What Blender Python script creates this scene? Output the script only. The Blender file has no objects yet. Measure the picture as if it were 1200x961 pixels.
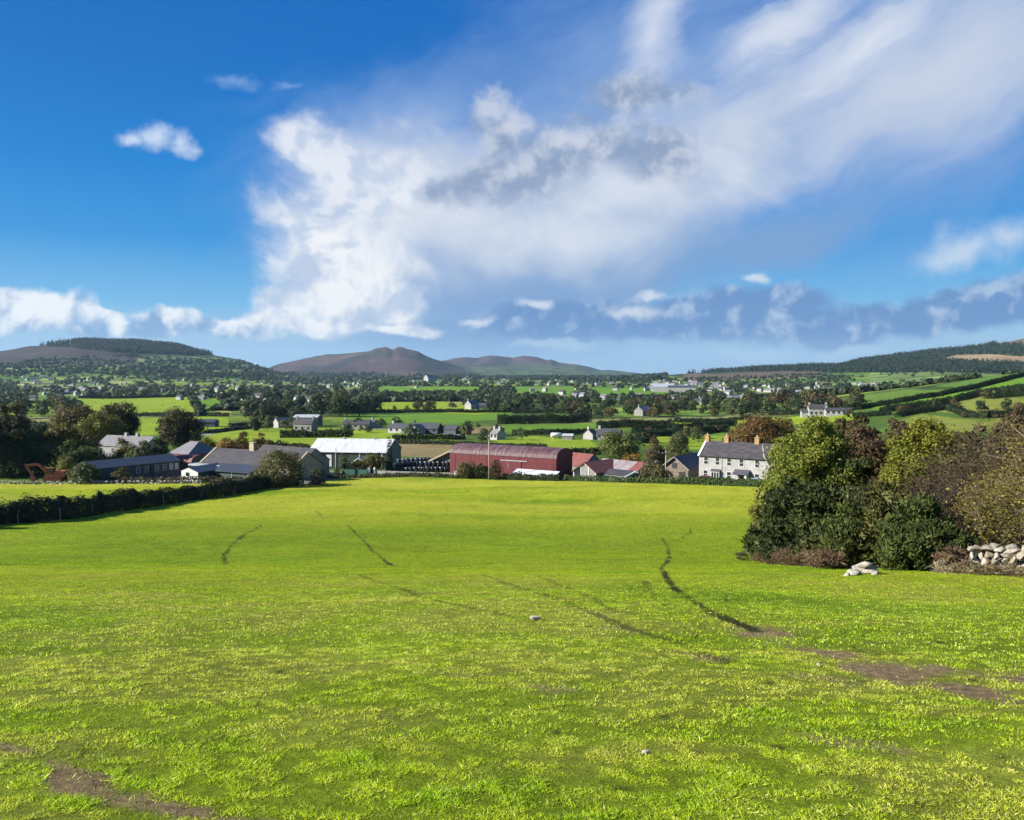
import bpy, bmesh, math, random
import numpy as np
from mathutils import Vector, Matrix

random.seed(5)
rng = np.random.default_rng(11)
R = math.radians
scene = bpy.context.scene
COL = scene.collection

# ------------------------------------------------------------------ camera
F = 950.0                                  # focal length in photo pixels (1200 wide)
PITCH = math.atan(40.5 / F)
cam_d = bpy.data.cameras.new("camera")
cam = bpy.data.objects.new("camera", cam_d)
COL.objects.link(cam)
cam.rotation_euler = (math.pi / 2 - PITCH, 0, 0)
cam_d.sensor_fit = 'HORIZONTAL'
cam_d.sensor_width = 36.0
cam_d.lens = F / 1200 * 36.0
cam_d.clip_start = 0.1
cam_d.clip_end = 40000
scene.camera = cam

EXPOSURE = 1.4
SKY_STRENGTH = 0.1
scene.view_settings.view_transform = 'Standard'
scene.view_settings.look = 'None'
scene.view_settings.gamma = 1
scene.view_settings.use_curve_mapping = False
scene.view_settings.exposure = EXPOSURE
scene.render.engine = 'CYCLES'
scene.cycles.max_bounces = 6
scene.cycles.diffuse_bounces = 3
scene.cycles.transparent_max_bounces = 4
scene.cycles.volume_bounces = 1
scene.cycles.use_denoising = True
scene.cycles.sample_clamp_indirect = 6

SUN_EL = 29.0
SUN_AZ = -99.0                            # degrees from the view direction (+Y), negative is towards -X
SUN_DIR = Vector((math.sin(R(SUN_AZ)) * math.cos(R(SUN_EL)), math.cos(R(SUN_AZ)) * math.cos(R(SUN_EL)), math.sin(R(SUN_EL))))
# ------------------------------------------------------------------ sky, clouds and sun
def lin(c):
    c = c / 255.0
    return c / 12.92 if c <= 0.04045 else ((c + 0.055) / 1.055) ** 2.4

def skycol(r, g, b):
    k = 1.0 / (2 ** EXPOSURE * SKY_STRENGTH)
    return (lin(r) * k, lin(g) * k, lin(b) * k, 1)

world = bpy.data.worlds.new("World")
scene.world = world
world.use_nodes = True
wt = world.node_tree
for n in list(wt.nodes): wt.nodes.remove(n)
WN, WL = wt.nodes, wt.links

def wlink(sock, v):
    if isinstance(v, bpy.types.NodeSocket): WL.new(v, sock)
    elif v is not None: sock.default_value = v

def wmath(op, a, b=None, c=None, clamp=False):
    n = WN.new('ShaderNodeMath'); n.operation = op; n.use_clamp = clamp
    wlink(n.inputs[0], a); wlink(n.inputs[1], b)
    if c is not None: wlink(n.inputs[2], c)
    return n.outputs[0]

def wvec(op, a, b=None, s=None):
    n = WN.new('ShaderNodeVectorMath'); n.operation = op
    wlink(n.inputs[0], a)
    if b is not None: wlink(n.inputs[1], b)
    if s is not None: wlink(n.inputs['Scale'], s)
    return n.outputs['Value'] if op in ('LENGTH', 'DOT_PRODUCT') else n.outputs[0]

def wsmooth(x, lo, hi, a=0.0, b=1.0):
    n = WN.new('ShaderNodeMapRange'); n.interpolation_type = 'SMOOTHSTEP'
    wlink(n.inputs['Value'], x)
    wlink(n.inputs['From Min'], lo); wlink(n.inputs['From Max'], hi)
    wlink(n.inputs['To Min'], a); wlink(n.inputs['To Max'], b)
    return n.outputs['Result']

def wnoise(vec, scale, detail=6, rough=0.55, dist=0.0, color=False):
    n = WN.new('ShaderNodeTexNoise')
    wlink(n.inputs['Vector'], vec)
    n.inputs['Scale'].default_value = scale; n.inputs['Detail'].default_value = detail
    n.inputs['Roughness'].default_value = rough; n.inputs['Distortion'].default_value = dist
    return n.outputs['Color'] if color else n.outputs[0]

def wmix(fac, a, b):
    n = WN.new('ShaderNodeMix'); n.data_type = 'RGBA'; n.clamp_factor = True
    wlink(n.inputs['Factor'], fac); wlink(n.inputs[6], a); wlink(n.inputs[7], b)
    return n.outputs[2]

geo = WN.new('ShaderNodeTexCoord').outputs['Generated']
sep = WN.new('ShaderNodeSeparateXYZ'); WL.new(geo, sep.inputs[0])
ysafe = wmath('MAXIMUM', sep.outputs[1], 0.08)
# direction on a tangent plane of the sky facing north, in units of 0.105 (about six degrees)
u = wmath('MULTIPLY', wmath('DIVIDE', sep.outputs[0], ysafe), F / 100)
v = wmath('MULTIPLY', wmath('DIVIDE', sep.outputs[2], ysafe), F / 100)
cmb = WN.new('ShaderNodeCombineXYZ'); WL.new(u, cmb.inputs[0]); WL.new(v, cmb.inputs[1])
P = cmb.outputs[0]
front = wsmooth(sep.outputs[1], 0.1, 0.3)

def warp(p, scale, amp, detail=4, off=0.0):
    q = wvec('ADD', p, (off, off * 1.7, off))
    c = wnoise(q, scale, detail, 0.55, color=True)
    return wvec('ADD', p, wvec('SCALE', wvec('SUBTRACT', c, (0.5, 0.5, 0.5)), s=amp))

def blob(p, x, y, rx, ry, rot=0.0):
    """1 at the centre of an ellipse of the sky, 0 on its edge, below zero outside"""
    m = WN.new('ShaderNodeMapping'); m.vector_type = 'TEXTURE'
    WL.new(p, m.inputs['Vector'])
    m.inputs['Location'].default_value = ((x - 600) / 100, (440 - y) / 100, 0)
    m.inputs['Rotation'].default_value = (0, 0, R(rot))
    m.inputs['Scale'].default_value = (rx / 100, ry / 100, 1e3)
    return wmath('SUBTRACT', 1.0, wvec('LENGTH', m.outputs[0]))

def union(p, items):
    out = None
    for it in items:
        b = blob(p, *it)
        if out is None: out = b
        else:
            n = WN.new('ShaderNodeMath'); n.operation = 'SMOOTH_MAX'
            WL.new(out, n.inputs[0]); WL.new(b, n.inputs[1]); n.inputs[2].default_value = 0.25
            out = n.outputs[0]
    return out

def stretched(p, rot, sx, sy):
    m = WN.new('ShaderNodeMapping'); m.vector_type = 'TEXTURE'
    WL.new(p, m.inputs['Vector'])
    m.inputs['Rotation'].default_value = (0, 0, R(rot)); m.inputs['Scale'].default_value = (sx, sy, 1)
    return m.outputs[0]

def emboss(p, scale, detail=5, rough=0.5, off=(-0.12, 0.10, 0), k=2.2):
    a = wnoise(p, scale, detail, rough); b = wnoise(wvec('ADD', p, off), scale, detail, rough)
    return wmath('ADD', wmath('MULTIPLY', wmath('SUBTRACT', a, b), k), 0.5, clamp=True)

sky = WN.new('ShaderNodeTexSky'); sky.sky_type = 'NISHITA'; sky.sun_disc = False
sky.sun_elevation = R(SUN_EL); sky.sun_rotation = R(SUN_AZ); sky.altitude = 100
sky.air_density = 1.0; sky.dust_density = 0.6; sky.ozone_density = 2.5
# clear autumn air: deeper blue overhead, paler towards the horizon
hs = WN.new('ShaderNodeHueSaturation'); hs.inputs['Saturation'].default_value = 1.0
WL.new(sky.outputs[0], hs.inputs['Color'])
ramp = WN.new('ShaderNodeValToRGB')
WL.new(wsmooth(sep.outputs[2], 0.0, 0.42), ramp.inputs[0])
e = ramp.color_ramp.elements
e[0].position = 0.0; e[0].color = skycol(166, 201, 226)
e[1].position = 1.0; e[1].color = skycol(0, 103, 190)
for pos, c in ((0.1, (112, 180, 227)), (0.3, (46, 147, 218)), (0.6, (0, 126, 208))):
    x = e.new(pos); x.color = skycol(*c)
base = wmix(0.97, hs.outputs[0], ramp.outputs[0])

W1 = warp(P, 0.55, 1.1, 5)                 # broad billows
W2 = warp(P, 1.5, 0.45, 6, 3.0)            # puffs
W3 = warp(W1, 2.2, 0.35, 6, 7.0)           # torn edges
fib = wnoise(stretched(W1, 28, 3.2, 0.55), 0.8, 9, 0.62, 0.3)     # fibres rising to the right
fib2 = wnoise(stretched(P, -25, 1.9, 0.5), 0.9, 9, 0.6, 0.4)      # fibres on the western edge
fib3 = wnoise(stretched(W2, -32, 1.3, 0.5), 0.9, 10, 0.58, 0.3)     # torn fibres of the fringe
puff = wnoise(P, 1.7, 10, 0.56, 0.15)
fine = wnoise(P, 4.0, 9, 0.6, 0.2)
wide = wnoise(wvec('ADD', P, (4.2, 1.0, 0)), 0.42, 5, 0.5)
light = emboss(W2, 1.6, 9, 0.52, (-0.13, 0.11, 0), 2.4)
light_big = emboss(P, 0.55, 7, 0.5, (-0.3, 0.25, 0), 1.8)

def layer(under, shape, noise, amp, lo, hi, colour, opacity=1.0):
    d = wmath('ADD', shape, wmath('MULTIPLY', wmath('SUBTRACT', noise, 0.5), amp))
    a = wmath('MULTIPLY', wmath('MULTIPLY', wsmooth(d, lo, hi), opacity), front)
    return wmix(a, under, colour), d

# pale murk over the hills
murk = wsmooth(v, 0.95, 0.05)
c0 = wmix(wmath('MULTIPLY', wmath('MULTIPLY', murk, 0.7), front), base, skycol(150, 190, 222))
# high thin veil spread over the top and the east
s = union(W1, [(760, 150, 330, 210, 30), (1080, 90, 420, 190, 22), (560, 200, 280, 130, 10), (450, 165, 190, 90, 10)])
c1, _ = layer(c0, s, fib, 1.1, -0.25, 0.8, skycol(140, 172, 220), 0.85)
s = union(W1, [(820, 190, 330, 95, 30), (1090, 100, 330, 85, 22), (640, 260, 290, 110, 8), (500, 220, 170, 80, 0)])
c2, _ = layer(c1, s, fib, 1.05, -0.2, 0.95, skycol(203, 213, 230), 0.92)
# white streak falling from the zenith
s = union(W1, [(765, 45, 42, 130, -20), (905, 35, 36, 110, -52), (1010, 60, 40, 120, -58)])
c3, _ = layer(c2, s, fib, 1.5, -0.2, 1.2, skycol(226, 232, 242), 0.8)
# the tall shower cloud, soft within
s = union(W1, [(480, 280, 170, 110, -8), (560, 310, 190, 100, 0), (660, 265, 200, 105, 12), (770, 235, 180, 85, 22), (430, 340, 130, 70, 0)])
bodyc = wmix(wsmooth(wmath('ADD', light_big, wmath('MULTIPLY', wmath('SUBTRACT', fib2, 0.5), 0.8)), 0.32, 0.78), skycol(164, 185, 218), skycol(208, 218, 234))
c4, d4 = layer(c3, s, fib2, 1.2, -0.12, 0.75, bodyc, 0.95)
# its torn western fringe, combed up and to the left
s = union(W3, [(395, 205, 92, 50, -14), (375, 262, 82, 26, -22), (345, 180, 46, 34, 30), (420, 310, 100, 76, 0), (440, 240, 110, 80, -20), (370, 300, 50, 40, 20)])
fringe = wmix(wsmooth(wmath('ADD', fib3, wmath('MULTIPLY', wmath('SUBTRACT', light, 0.5), 0.5)), 0.36, 0.64), skycol(196, 210, 232), skycol(236, 240, 247))
c4, _ = layer(c4, s, fib3, 1.75, -0.16, 0.8, fringe, 0.88)
# rain shaft, blue grey, under the body
s = union(W1, [(620, 355, 220, 62, 4), (760, 312, 170, 48, 12), (560, 395, 190, 50, 0), (900, 290, 150, 40, 16)])
c5, _ = layer(c4, s, fib, 0.6, -0.1, 0.8, skycol(126, 163, 208), 0.9)
# sunlit turrets on the western foot
s = union(W2, [(405, 340, 74, 46, 15), (345, 358, 64, 32, 8), (300, 376, 50, 20, 0), (455, 358, 46, 34, 0), (385, 296, 50, 44, 30), (385, 382, 100, 16, 0), (470, 385, 46, 12, 0)])
turret = wmix(wsmooth(wmath('ADD', light, wmath('MULTIPLY', wmath('SUBTRACT', puff, 0.5), -0.5)), 0.2, 0.72), skycol(190, 206, 229), skycol(244, 246, 249))
c6, _ = layer(c5, s, puff, 1.8, -0.04, 0.55, turret, 0.92)
# bright middle of the cloud
s = union(W1, [(735, 225, 130, 60, 15), (690, 285, 150, 46, 0), (520, 270, 120, 50, 0)])
c7, _ = layer(c6, s, fib, 1.1, -0.1, 1.0, skycol(222, 229, 239), 0.7)
# grey scud drifting in front, one ragged mass with a pale crown
s = union(W1, [(612, 208, 96, 52, 12), (555, 232, 64, 34, 0), (650, 182, 66, 44, 10), (745, 112, 84, 30, -5), (752, 186, 58, 42, -25), (700, 165, 60, 46, 0), (588, 160, 46, 52, 30)])
scud = wmix(wsmooth(wmath('ADD', light, wmath('MULTIPLY', wmath('SUBTRACT', fine, 0.5), 0.6)), 0.28, 0.85), skycol(140, 160, 192), skycol(198, 207, 223))
c8, _ = layer(c7, s, puff, 1.5, -0.1, 0.7, scud, 0.9)
s = union(W2, [(575, 128, 30, 24, 40), (600, 150, 26, 22, 0), (660, 168, 34, 16, 0)])
c8, _ = layer(c8, s, fine, 1.6, -0.05, 0.9, skycol(206, 213, 228), 0.8)
# low cumulus along the horizon to the west
s = union(W2, [(52, 366, 70, 28, 0), (10, 366, 44, 28, 0), (110, 378, 50, 16, 0), (200, 379, 62, 18, 0), (265, 384, 56, 15, 0), (150, 388, 70, 9, 0), (-60, 370, 60, 24, 0)])
cum = wmix(wsmooth(wmath('ADD', wmath('MULTIPLY', light, 0.7), wmath('MULTIPLY', wsmooth(v, 0.42, 0.85), 0.35)), 0.3, 0.72), skycol(132, 170, 212), skycol(242, 246, 250))
c9, _ = layer(c8, s, puff, 1.0, -0.06, 0.36, cum, 0.94)
# grey blue bank to the east with bright tops
s = union(W2, [(690, 378, 150, 28, 0), (850, 370, 150, 34, 3), (970, 384, 110, 26, 0), (1040, 380, 80, 20, 0), (1110, 366, 110, 30, 10), (1200, 350, 90, 32, 0), (930, 350, 50, 20, 0), (1300, 350, 90, 40, 0)])
bank = wmix(wsmooth(wmath('ADD', light, wmath('MULTIPLY', wsmooth(v, 0.6, 1.1), 0.12)), 0.5, 0.92), skycol(108, 147, 198), skycol(170, 193, 222))
c10, _ = layer(c9, s, puff, 0.8, -0.12, 0.36, bank, 0.94)
s = union(W2, [(745, 364, 44, 14, 0), (625, 360, 30, 10, 0), (886, 326, 22, 9, 0), (557, 375, 26, 8, 0), (760, 346, 24, 8, 0)])
c11, _ = layer(c10, s, fine, 1.3, -0.05, 0.9, skycol(214, 224, 238), 0.85)
s = union(W1, [(1130, 292, 80, 24, 8), (1180, 285, 60, 30, 0)])
c12, _ = layer(c11, s, puff, 1.2, -0.1, 1.0, skycol(205, 220, 238), 0.85)
s = union(W2, [(880, 416, 60, 10, 0), (990, 414, 60, 10, 0), (650, 405, 70, 7, 0)])
c13, _ = layer(c12, s, puff, 1.0, -0.05, 0.6, skycol(182, 208, 232), 0.7)
# distance pales everything just over the hills
c13 = wmix(wmath('MULTIPLY', wmath('MULTIPLY', wsmooth(v, 0.62, 0.08), 0.62), front), c13, skycol(158, 191, 222))
# two small clouds alone in the blue
s = union(W2, [(185, 163, 36, 20, -4), (215, 172, 18, 20, 60), (165, 166, 30, 12, 0)])
c14, _ = layer(c13, s, fine, 1.5, -0.05, 1.0, skycol(204, 221, 244), 0.92)
s = union(W3, [(282, 101, 40, 13, -8), (340, 108, 26, 8, 0)])
c15, _ = layer(c14, s, fine, 1.4, 0.0, 1.5, skycol(150, 186, 230), 0.7)
# scattered cloud behind the viewer
bk = wmath('MULTIPLY', wsmooth(wnoise(geo, 2.5, 7, 0.55), 0.52, 0.7), wsmooth(sep.outputs[1], 0.1, -0.1))
bk = wmath('MULTIPLY', bk, wsmooth(sep.outputs[2], 0.02, 0.2))
c16 = wmix(wmath('MULTIPLY', bk, 0.8), c15, skycol(205, 215, 230))
bg = WN.new('ShaderNodeBackground'); bg.inputs['Strength'].default_value = SKY_STRENGTH
WL.new(c16, bg.inputs['Color'])
wo = WN.new('ShaderNodeOutputWorld'); WL.new(bg.outputs[0], wo.inputs['Surface'])
try:
    world.cycles.sampling_method = 'MANUAL'; world.cycles.sample_map_resolution = 512
except Exception: pass

sun_d = bpy.data.lights.new("sun", 'SUN'); sun_d.energy = 5.0; sun_d.angle = R(0.5); sun_d.color = (1.0, 0.94, 0.84)
sun = bpy.data.objects.new("sun", sun_d); COL.objects.link(sun)
sun.rotation_euler = SUN_DIR.to_track_quat('Z', 'Y').to_euler()
# ------------------------------------------------------------------ noise and the lie of the land
def _hash(ix, iy, seed):
    h = (ix.astype(np.int64) * 374761393 + iy.astype(np.int64) * 668265263 + seed * 974634241) & 0x7fffffff
    h = ((h ^ (h >> 13)) * 1274126177) & 0x7fffffff
    h = ((h ^ (h >> 16)) * 668265263) & 0x7fffffff
    return ((h ^ (h >> 15)) & 0xffffff) / float(0xffffff)

def vnoise(x, y, seed=0):
    x = np.asarray(x, float); y = np.asarray(y, float)
    ix = np.floor(x); iy = np.floor(y); fx = x - ix; fy = y - iy
    fx = fx * fx * (3 - 2 * fx); fy = fy * fy * (3 - 2 * fy)
    a = _hash(ix, iy, seed); b = _hash(ix + 1, iy, seed); c = _hash(ix, iy + 1, seed); d = _hash(ix + 1, iy + 1, seed)
    return (a * (1 - fx) + b * fx) * (1 - fy) + (c * (1 - fx) + d * fx) * fy

def fbm(x, y, seed=0, octaves=4, gain=0.5):
    t = 0; amp = 1; tot = 0
    for o in range(octaves):
        t = t + amp * vnoise(np.asarray(x) * 2 ** o + 13.7 * o, np.asarray(y) * 2 ** o - 7.1 * o, seed + o)
        tot += amp; amp *= gain
    return t / tot

def sstep(x, a, b):
    t = np.clip((np.asarray(x, float) - a) / (b - a), 0, 1)
    return t * t * (3 - 2 * t)

PROF_Y = [-9000, -600, -60, -15, 0, 5, 12, 20, 27, 32, 45, 60, 80, 110, 135, 160, 200, 260, 320, 400, 600, 1000, 1500, 2500, 4000, 12000]
PROF_Z = [30, 30, 7, 1.0, -1.62, -2.52, -3.8, -5.3, -6.6, -7.75, -10.5, -12.95, -15.3, -18.1, -19.85, -21.2, -22.9, -25.0, -26.3, -27.6, -28.6, -29.3, -28, -20, -11, -7]
_g = np.linspace(-7.5, 7.9, 6000)
_gy = 10 * np.sinh(_g)
_gz = np.interp(_gy, PROF_Y, PROF_Z)
_k = np.exp(-0.5 * (np.arange(-60, 61) / 22.0) ** 2); _k /= _k.sum()
_gz = np.convolve(np.pad(_gz, 60, mode='edge'), _k, mode='valid')

def prof(y):
    return np.interp(np.arcsinh(np.asarray(y, float) / 10), _g, _gz)

SKYLINES = [   # (photo columns, photo rows of the skyline, where the slope starts, where the crest lies, roughness)
    ((-700, -300, -100, 0, 30, 75, 100, 160, 210, 235, 262, 285, 305, 330, 365, 410), (425, 418, 413, 412, 407, 403, 401, 402, 407, 414, 418, 422, 431, 440, 449, 458), 1900, 3600, 5),
    ((290, 315, 330, 345, 365, 385, 400, 415, 432, 440, 448, 452, 456, 461, 466, 472, 480, 490, 497, 515, 530, 545, 600), (444, 432, 426, 423, 418, 415.5, 415, 413, 412, 409, 408, 406.5, 408, 409, 406, 406.5, 409.5, 411, 415, 423, 431, 439, 452), 3700, 6000, 9),
    ((470, 505, 520, 532, 545, 560, 575, 590, 600, 612, 628, 640, 646, 655, 672, 690, 704, 715, 735, 760, 830), (440, 428, 423, 420.5, 418.5, 420, 417, 418, 420, 417, 418.5, 422, 421, 425, 427, 430, 434, 433.5, 436, 439, 446), 5200, 8000, 8),
    ((640, 720, 770, 800, 850, 900, 950, 985, 1010, 1050, 1100, 1150, 1200, 1300, 1500, 1900), (452, 444, 440.5, 438, 435.5, 432.5, 430, 429, 423, 418, 411, 406, 397, 384, 370, 372), 1500, 3300, 4),
]

def H(x, y):
    x = np.asarray(x, float); y = np.asarray(y, float)
    z = prof(y)
    r = np.hypot(x, y)
    z = z + (fbm(x / 16, y / 16, 3, 2) - 0.5) * 0.9 * sstep(r, 6, 60) * (1 - sstep(r, 900, 1500))
    z = z + (fbm(x / 2.6, y / 2.6, 5, 2) - 0.5) * 0.16 * (1 - sstep(r, 60, 120))
    # tilted valley fields
    z = z + (fbm(x / 210 + 3.1, y / 150, 9, 2) - 0.5) * 5.0 * sstep(y, 260, 520)
    # the spur of fields on the right
    t = np.clip((x - 125) / 220, 0, 1.25)
    spur = 29 * t ** 1.2 * sstep(y, 170, 500) * (1 - sstep(y, 520, 900))
    z = z + spur
    # ground on the right of the field stands a little higher
    z = z + 0.8 * sstep(x, 14, 30) * sstep(y, 15, 30) * (1 - sstep(y, 60, 110))
    ys = np.maximum(y, 1.0)
    px = 600 + F * np.clip(x / ys, -3, 3)
    for (cx, cy, r0, r1, rough) in SKYLINES:
        raw = np.interp(px, cx, cy); s0 = np.clip((y - r0) / (r1 - r0), 0, 1)
        broad = (raw * 2 + np.interp(px - 14, cx, cy) + np.interp(px + 14, cx, cy) + np.interp(px - 28, cx, cy) + np.interp(px + 28, cx, cy)) / 6
        wig = 9 * (fbm(x / 500, y / 700, 47, 2) - .5)
        broad = np.where(s0 > .9, broad, np.interp(px + wig * 3 * (1 - s0), cx, cy) * .25 + broad * .75)
        slope = (440 - (broad + (raw - broad) * sstep(s0, .72, 1.0))) / F
        top = slope * r1 + (fbm(px / 34, y / 900, 21, 3) - 0.5) * rough
        s = np.clip((y - r0) / (r1 - r0), 0, 1)
        s = s * (0.35 + 0.65 * s) * (1.0 + 0.0 * s)
        s = s + (fbm(x / 330, y / 420, 31, 4) - 0.5) * 0.22 * s * (1 - s) * 4
        s = np.clip(s, 0, 1.02)
        rid = 1 - np.abs(2 * fbm(x / 420 + 5, y / 520, 41, 4) - 1)
        hz = z + (top - z) * s + (rid - .72) * rough * 5.0 * s * sstep(1.12 - (y - r0) / (r1 - r0), .0, .25) + (fbm(x / 95, y / 120, 43, 3) - .5) * rough * 1.6 * s
        z = np.where((y > r0) & (hz > z), hz, z)
    return z

fwd = np.array([0, math.cos(PITCH), -math.sin(PITCH)]); upv = np.array([0, math.sin(PITCH), math.cos(PITCH)])
def ray(px, py):
    d = fwd + (px - 600) / F * np.array([1.0, 0, 0]) - (py - 480.5) / F * upv
    return d / d[1]

_ts = np.concatenate([np.linspace(2, 60, 400), np.geomspace(60.2, 9000, 4000)])
def G(px, py):
    """the point of the ground seen at a pixel of the photograph"""
    d = ray(px, py)
    h = d[2] * _ts - H(d[0] * _ts, _ts)
    i = np.argmax(h < 0)
    if h[i] >= 0: i = len(_ts) - 1
    a, b = _ts[max(i - 1, 0)], _ts[i]
    for _ in range(25):
        m = (a + b) / 2
        if d[2] * m - H(d[0] * m, m) < 0: b = m
        else: a = m
    return np.array([d[0] * b, b, float(H(d[0] * b, b))])

def A(px, y):
    """the point of the ground at forward distance y under a column of the photograph"""
    x = (px - 600) / F * y
    return np.array([x, y, float(H(x, y))])

def inpoly(x, y, poly):
    c = np.zeros(np.shape(x), bool); n = len(poly); j = n - 1
    for i in range(n):
        xi, yi = poly[i][:2]; xj, yj = poly[j][:2]
        k = ((yi > y) != (yj > y)) & (x < (xj - xi) * (y - yi) / (yj - yi + 1e-12) + xi)
        c ^= k; j = i
    return c

def segdist(x, y, pts):
    d = np.full(np.shape(x), 1e9)
    for (ax, ay), (bx, by) in zip(pts[:-1], pts[1:]):
        vx, vy = bx - ax, by - ay; L2 = vx * vx + vy * vy + 1e-9
        t = np.clip(((x - ax) * vx + (y - ay) * vy) / L2, 0, 1)
        d = np.minimum(d, np.hypot(x - ax - t * vx, y - ay - t * vy))
    return d

# ------------------------------------------------------------------ what grows where
FIELD_L = [(-10.5, -60), (-54, 70), (-53.5, 100), (-48, 128), (-44, 149)]
def gxy(pts): return [tuple(G(*p)[:2]) for p in pts]
BRIGHT, MID, DEEP, OLIVE, STRAW, PALE = (.165, .225, .018), (.085, .165, .018), (.05, .11, .014), (.135, .155, .03), (.17, .135, .065), (.20, .22, .055)
FIELDS = [
    (BRIGHT, [(92, 467), (224, 465), (229, 485), (150, 487), (95, 484)]),
    (MID, [(226, 468), (264, 468), (260, 480), (236, 482)]),
    (BRIGHT, [(148, 490), (266, 489), (270, 501), (155, 512)]),
    (BRIGHT, [(-20, 474), (60, 472), (60, 484), (-20, 488)]),
    (STRAW, [(278, 474), (295, 474), (295, 483), (280, 483)]),
    (PALE, [(252, 481), (271, 481), (271, 487), (252, 487)]),
    (BRIGHT, [(236, 509), (300, 502), (442, 502), (455, 514), (362, 527), (240, 527)]),
    (BRIGHT, [(398, 503), (452, 502), (525, 511), (535, 521), (440, 519)]),
    (MID, [(398, 487), (540, 484), (596, 480), (604, 490), (520, 497), (398, 495)]),
    (BRIGHT, [(434, 472), (520, 471), (602, 481), (560, 486), (434, 480)]),
    (MID, [(444, 453), (562, 453), (560, 461), (444, 461)]),
    (MID, [(580, 498), (705, 496), (738, 505), (600, 508)]),
    (MID, [(600, 453), (672, 453), (672, 463), (604, 463)]),
    (MID, [(688, 455), (785, 454), (785, 465), (700, 465)]),
    (BRIGHT, [(566, 518), (620, 511), (692, 515), (708, 530), (620, 535)]),
    (STRAW, [(466, 519), (530, 520), (528, 536), (466, 534)]),
    (STRAW, [(548, 501), (580, 499), (584, 508), (552, 509)]),
    (BRIGHT, [(760, 495), (876, 491), (872, 497), (760, 500)]),
    (MID, [(745, 502), (866, 499), (855, 514), (745, 508)]),
    (BRIGHT, [(738, 511), (792, 512), (806, 527), (770, 527)]),
    (BRIGHT, [(806, 511), (848, 511), (836, 527), (806, 527)]),
    (BRIGHT, [(640, 478), (700, 476), (700, 483), (640, 484)]),
    (BRIGHT, [(880, 492), (1000, 482), (1010, 492), (900, 500)]),
    (PALE, [(830, 468), (900, 466), (900, 472), (830, 474)]),
    (MID, [(1018, 478), (1130, 457), (1136, 464), (1034, 481)]),
    (MID, [(1138, 451), (1215, 438), (1215, 450), (1146, 458)]),
    (OLIVE, [(1030, 484), (1150, 462), (1215, 470), (1215, 483), (1150, 489), (1080, 480)]),
    (OLIVE, [(1040, 497), (1080, 485), (1150, 494), (1215, 484), (1215, 505), (1060, 508)]),
]
FIELDS = [(c, gxy(p)) for c, p in FIELDS]

def farm_cells(x, y, ang, a, b, seed):
    """irregular patchwork of small walled fields: (number of the field, nearness to its boundary)"""
    x = x + (fbm(x / 260, y / 260, seed + 50, 3) - 0.5) * 150
    y = y + (fbm(x / 260, y / 260, seed + 60, 3) - 0.5) * 150
    ca, sa = math.cos(ang), math.sin(ang)
    p, q = x * ca + y * sa, -x * sa + y * ca
    row = np.floor(q / b); off = _hash(row, row * 0, seed) * a
    col = np.floor((p + off) / a); fp = (p + off) / a - col; fq = q / b - row
    edge = np.minimum(np.minimum(fp, 1 - fp) * a, np.minimum(fq, 1 - fq) * b)
    return _hash(col, row, seed + 1), _hash(col, row, seed + 2), edge

def mixc(c, col, w):
    w = np.asarray(w)[:, None]
    return c * (1 - w) + np.asarray(col)[None, :] * w

TRACKS = [   # wheel ruts and trodden earth: photo points, half width in metres, strength
    ([(265, 662), (262, 650), (272, 638), (290, 624), (306, 616)], .20, 1.0),
    ([(408, 616), (425, 632), (445, 651), (466, 664)], .17, .8),
    ([(306, 616), (340, 610), (380, 606)], .14, .35), ([(370, 598), (378, 607)], .2, .5),
    ([(775, 630), (783, 640), (785, 652), (775, 666), (781, 677), (790, 690), (815, 706), (830, 716), (858, 728), (886, 740)], .15, 1.0),
    ([(800, 630), (809, 624), (810, 618)], .16, .7), ([(757, 682), (762, 695), (768, 702)], .12, .5),
    ([(395, 668), (432, 678), (470, 690), (520, 706), (570, 716), (610, 727)], .13, .5),
    ([(470, 664), (500, 640), (505, 630)], .14, .25),
    ([(560, 672), (600, 686), (650, 700), (690, 716), (730, 735), (790, 752), (850, 775)], .13, .5),
    ([(630, 674), (680, 694), (720, 716), (760, 722)], .12, .42),
]
EARTH = [    # bare ground
    ([(885, 738), (895, 746), (905, 752)], .22, 1.0), ([(925, 756), (985, 768), (1030, 780)], .13, 1.0),
    ([(1030, 780), (1075, 795), (1130, 805), (1205, 812)], .22, 1.1), ([(1100, 785), (1160, 795), (1215, 800)], .2, 1.0), ([(1060, 790), (1130, 812), (1200, 822)], .15, .9),
    ([(818, 768), (840, 774)], .14, .9), ([(630, 805), (665, 808)], .1, .8), ([(700, 722), (720, 738), (740, 742)], .14, .7),
    ([(-20, 868), (30, 880), (70, 896), (100, 918), (130, 936), (190, 946), (240, 955), (300, 966)], .065, 1.15),
    ([(950, 862), (1010, 870), (1060, 880)], .08, .7), ([(930, 790), (1010, 806)], .12, .55), ([(520, 785), (600, 795), (660, 806)], .2, .35),
]
TRACKS = [(gxy(p), w, s) for p, w, s in TRACKS]
EARTH = [(gxy(p), w, s) for p, w, s in EARTH]

_gp = np.random.default_rng(23)
PITS = []                                   # hoof prints pressed into the turf
for _ in range(150):
    _y = 4.4 * (22 / 4.4) ** _gp.random(); _x = _gp.uniform(-.62, .66) * _y
    if _gp.random() < .35 + .65 * (_x / _y > .05): PITS.append((_x, _y, _gp.uniform(.025, .06) * (1 + _y / 25)))

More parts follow.
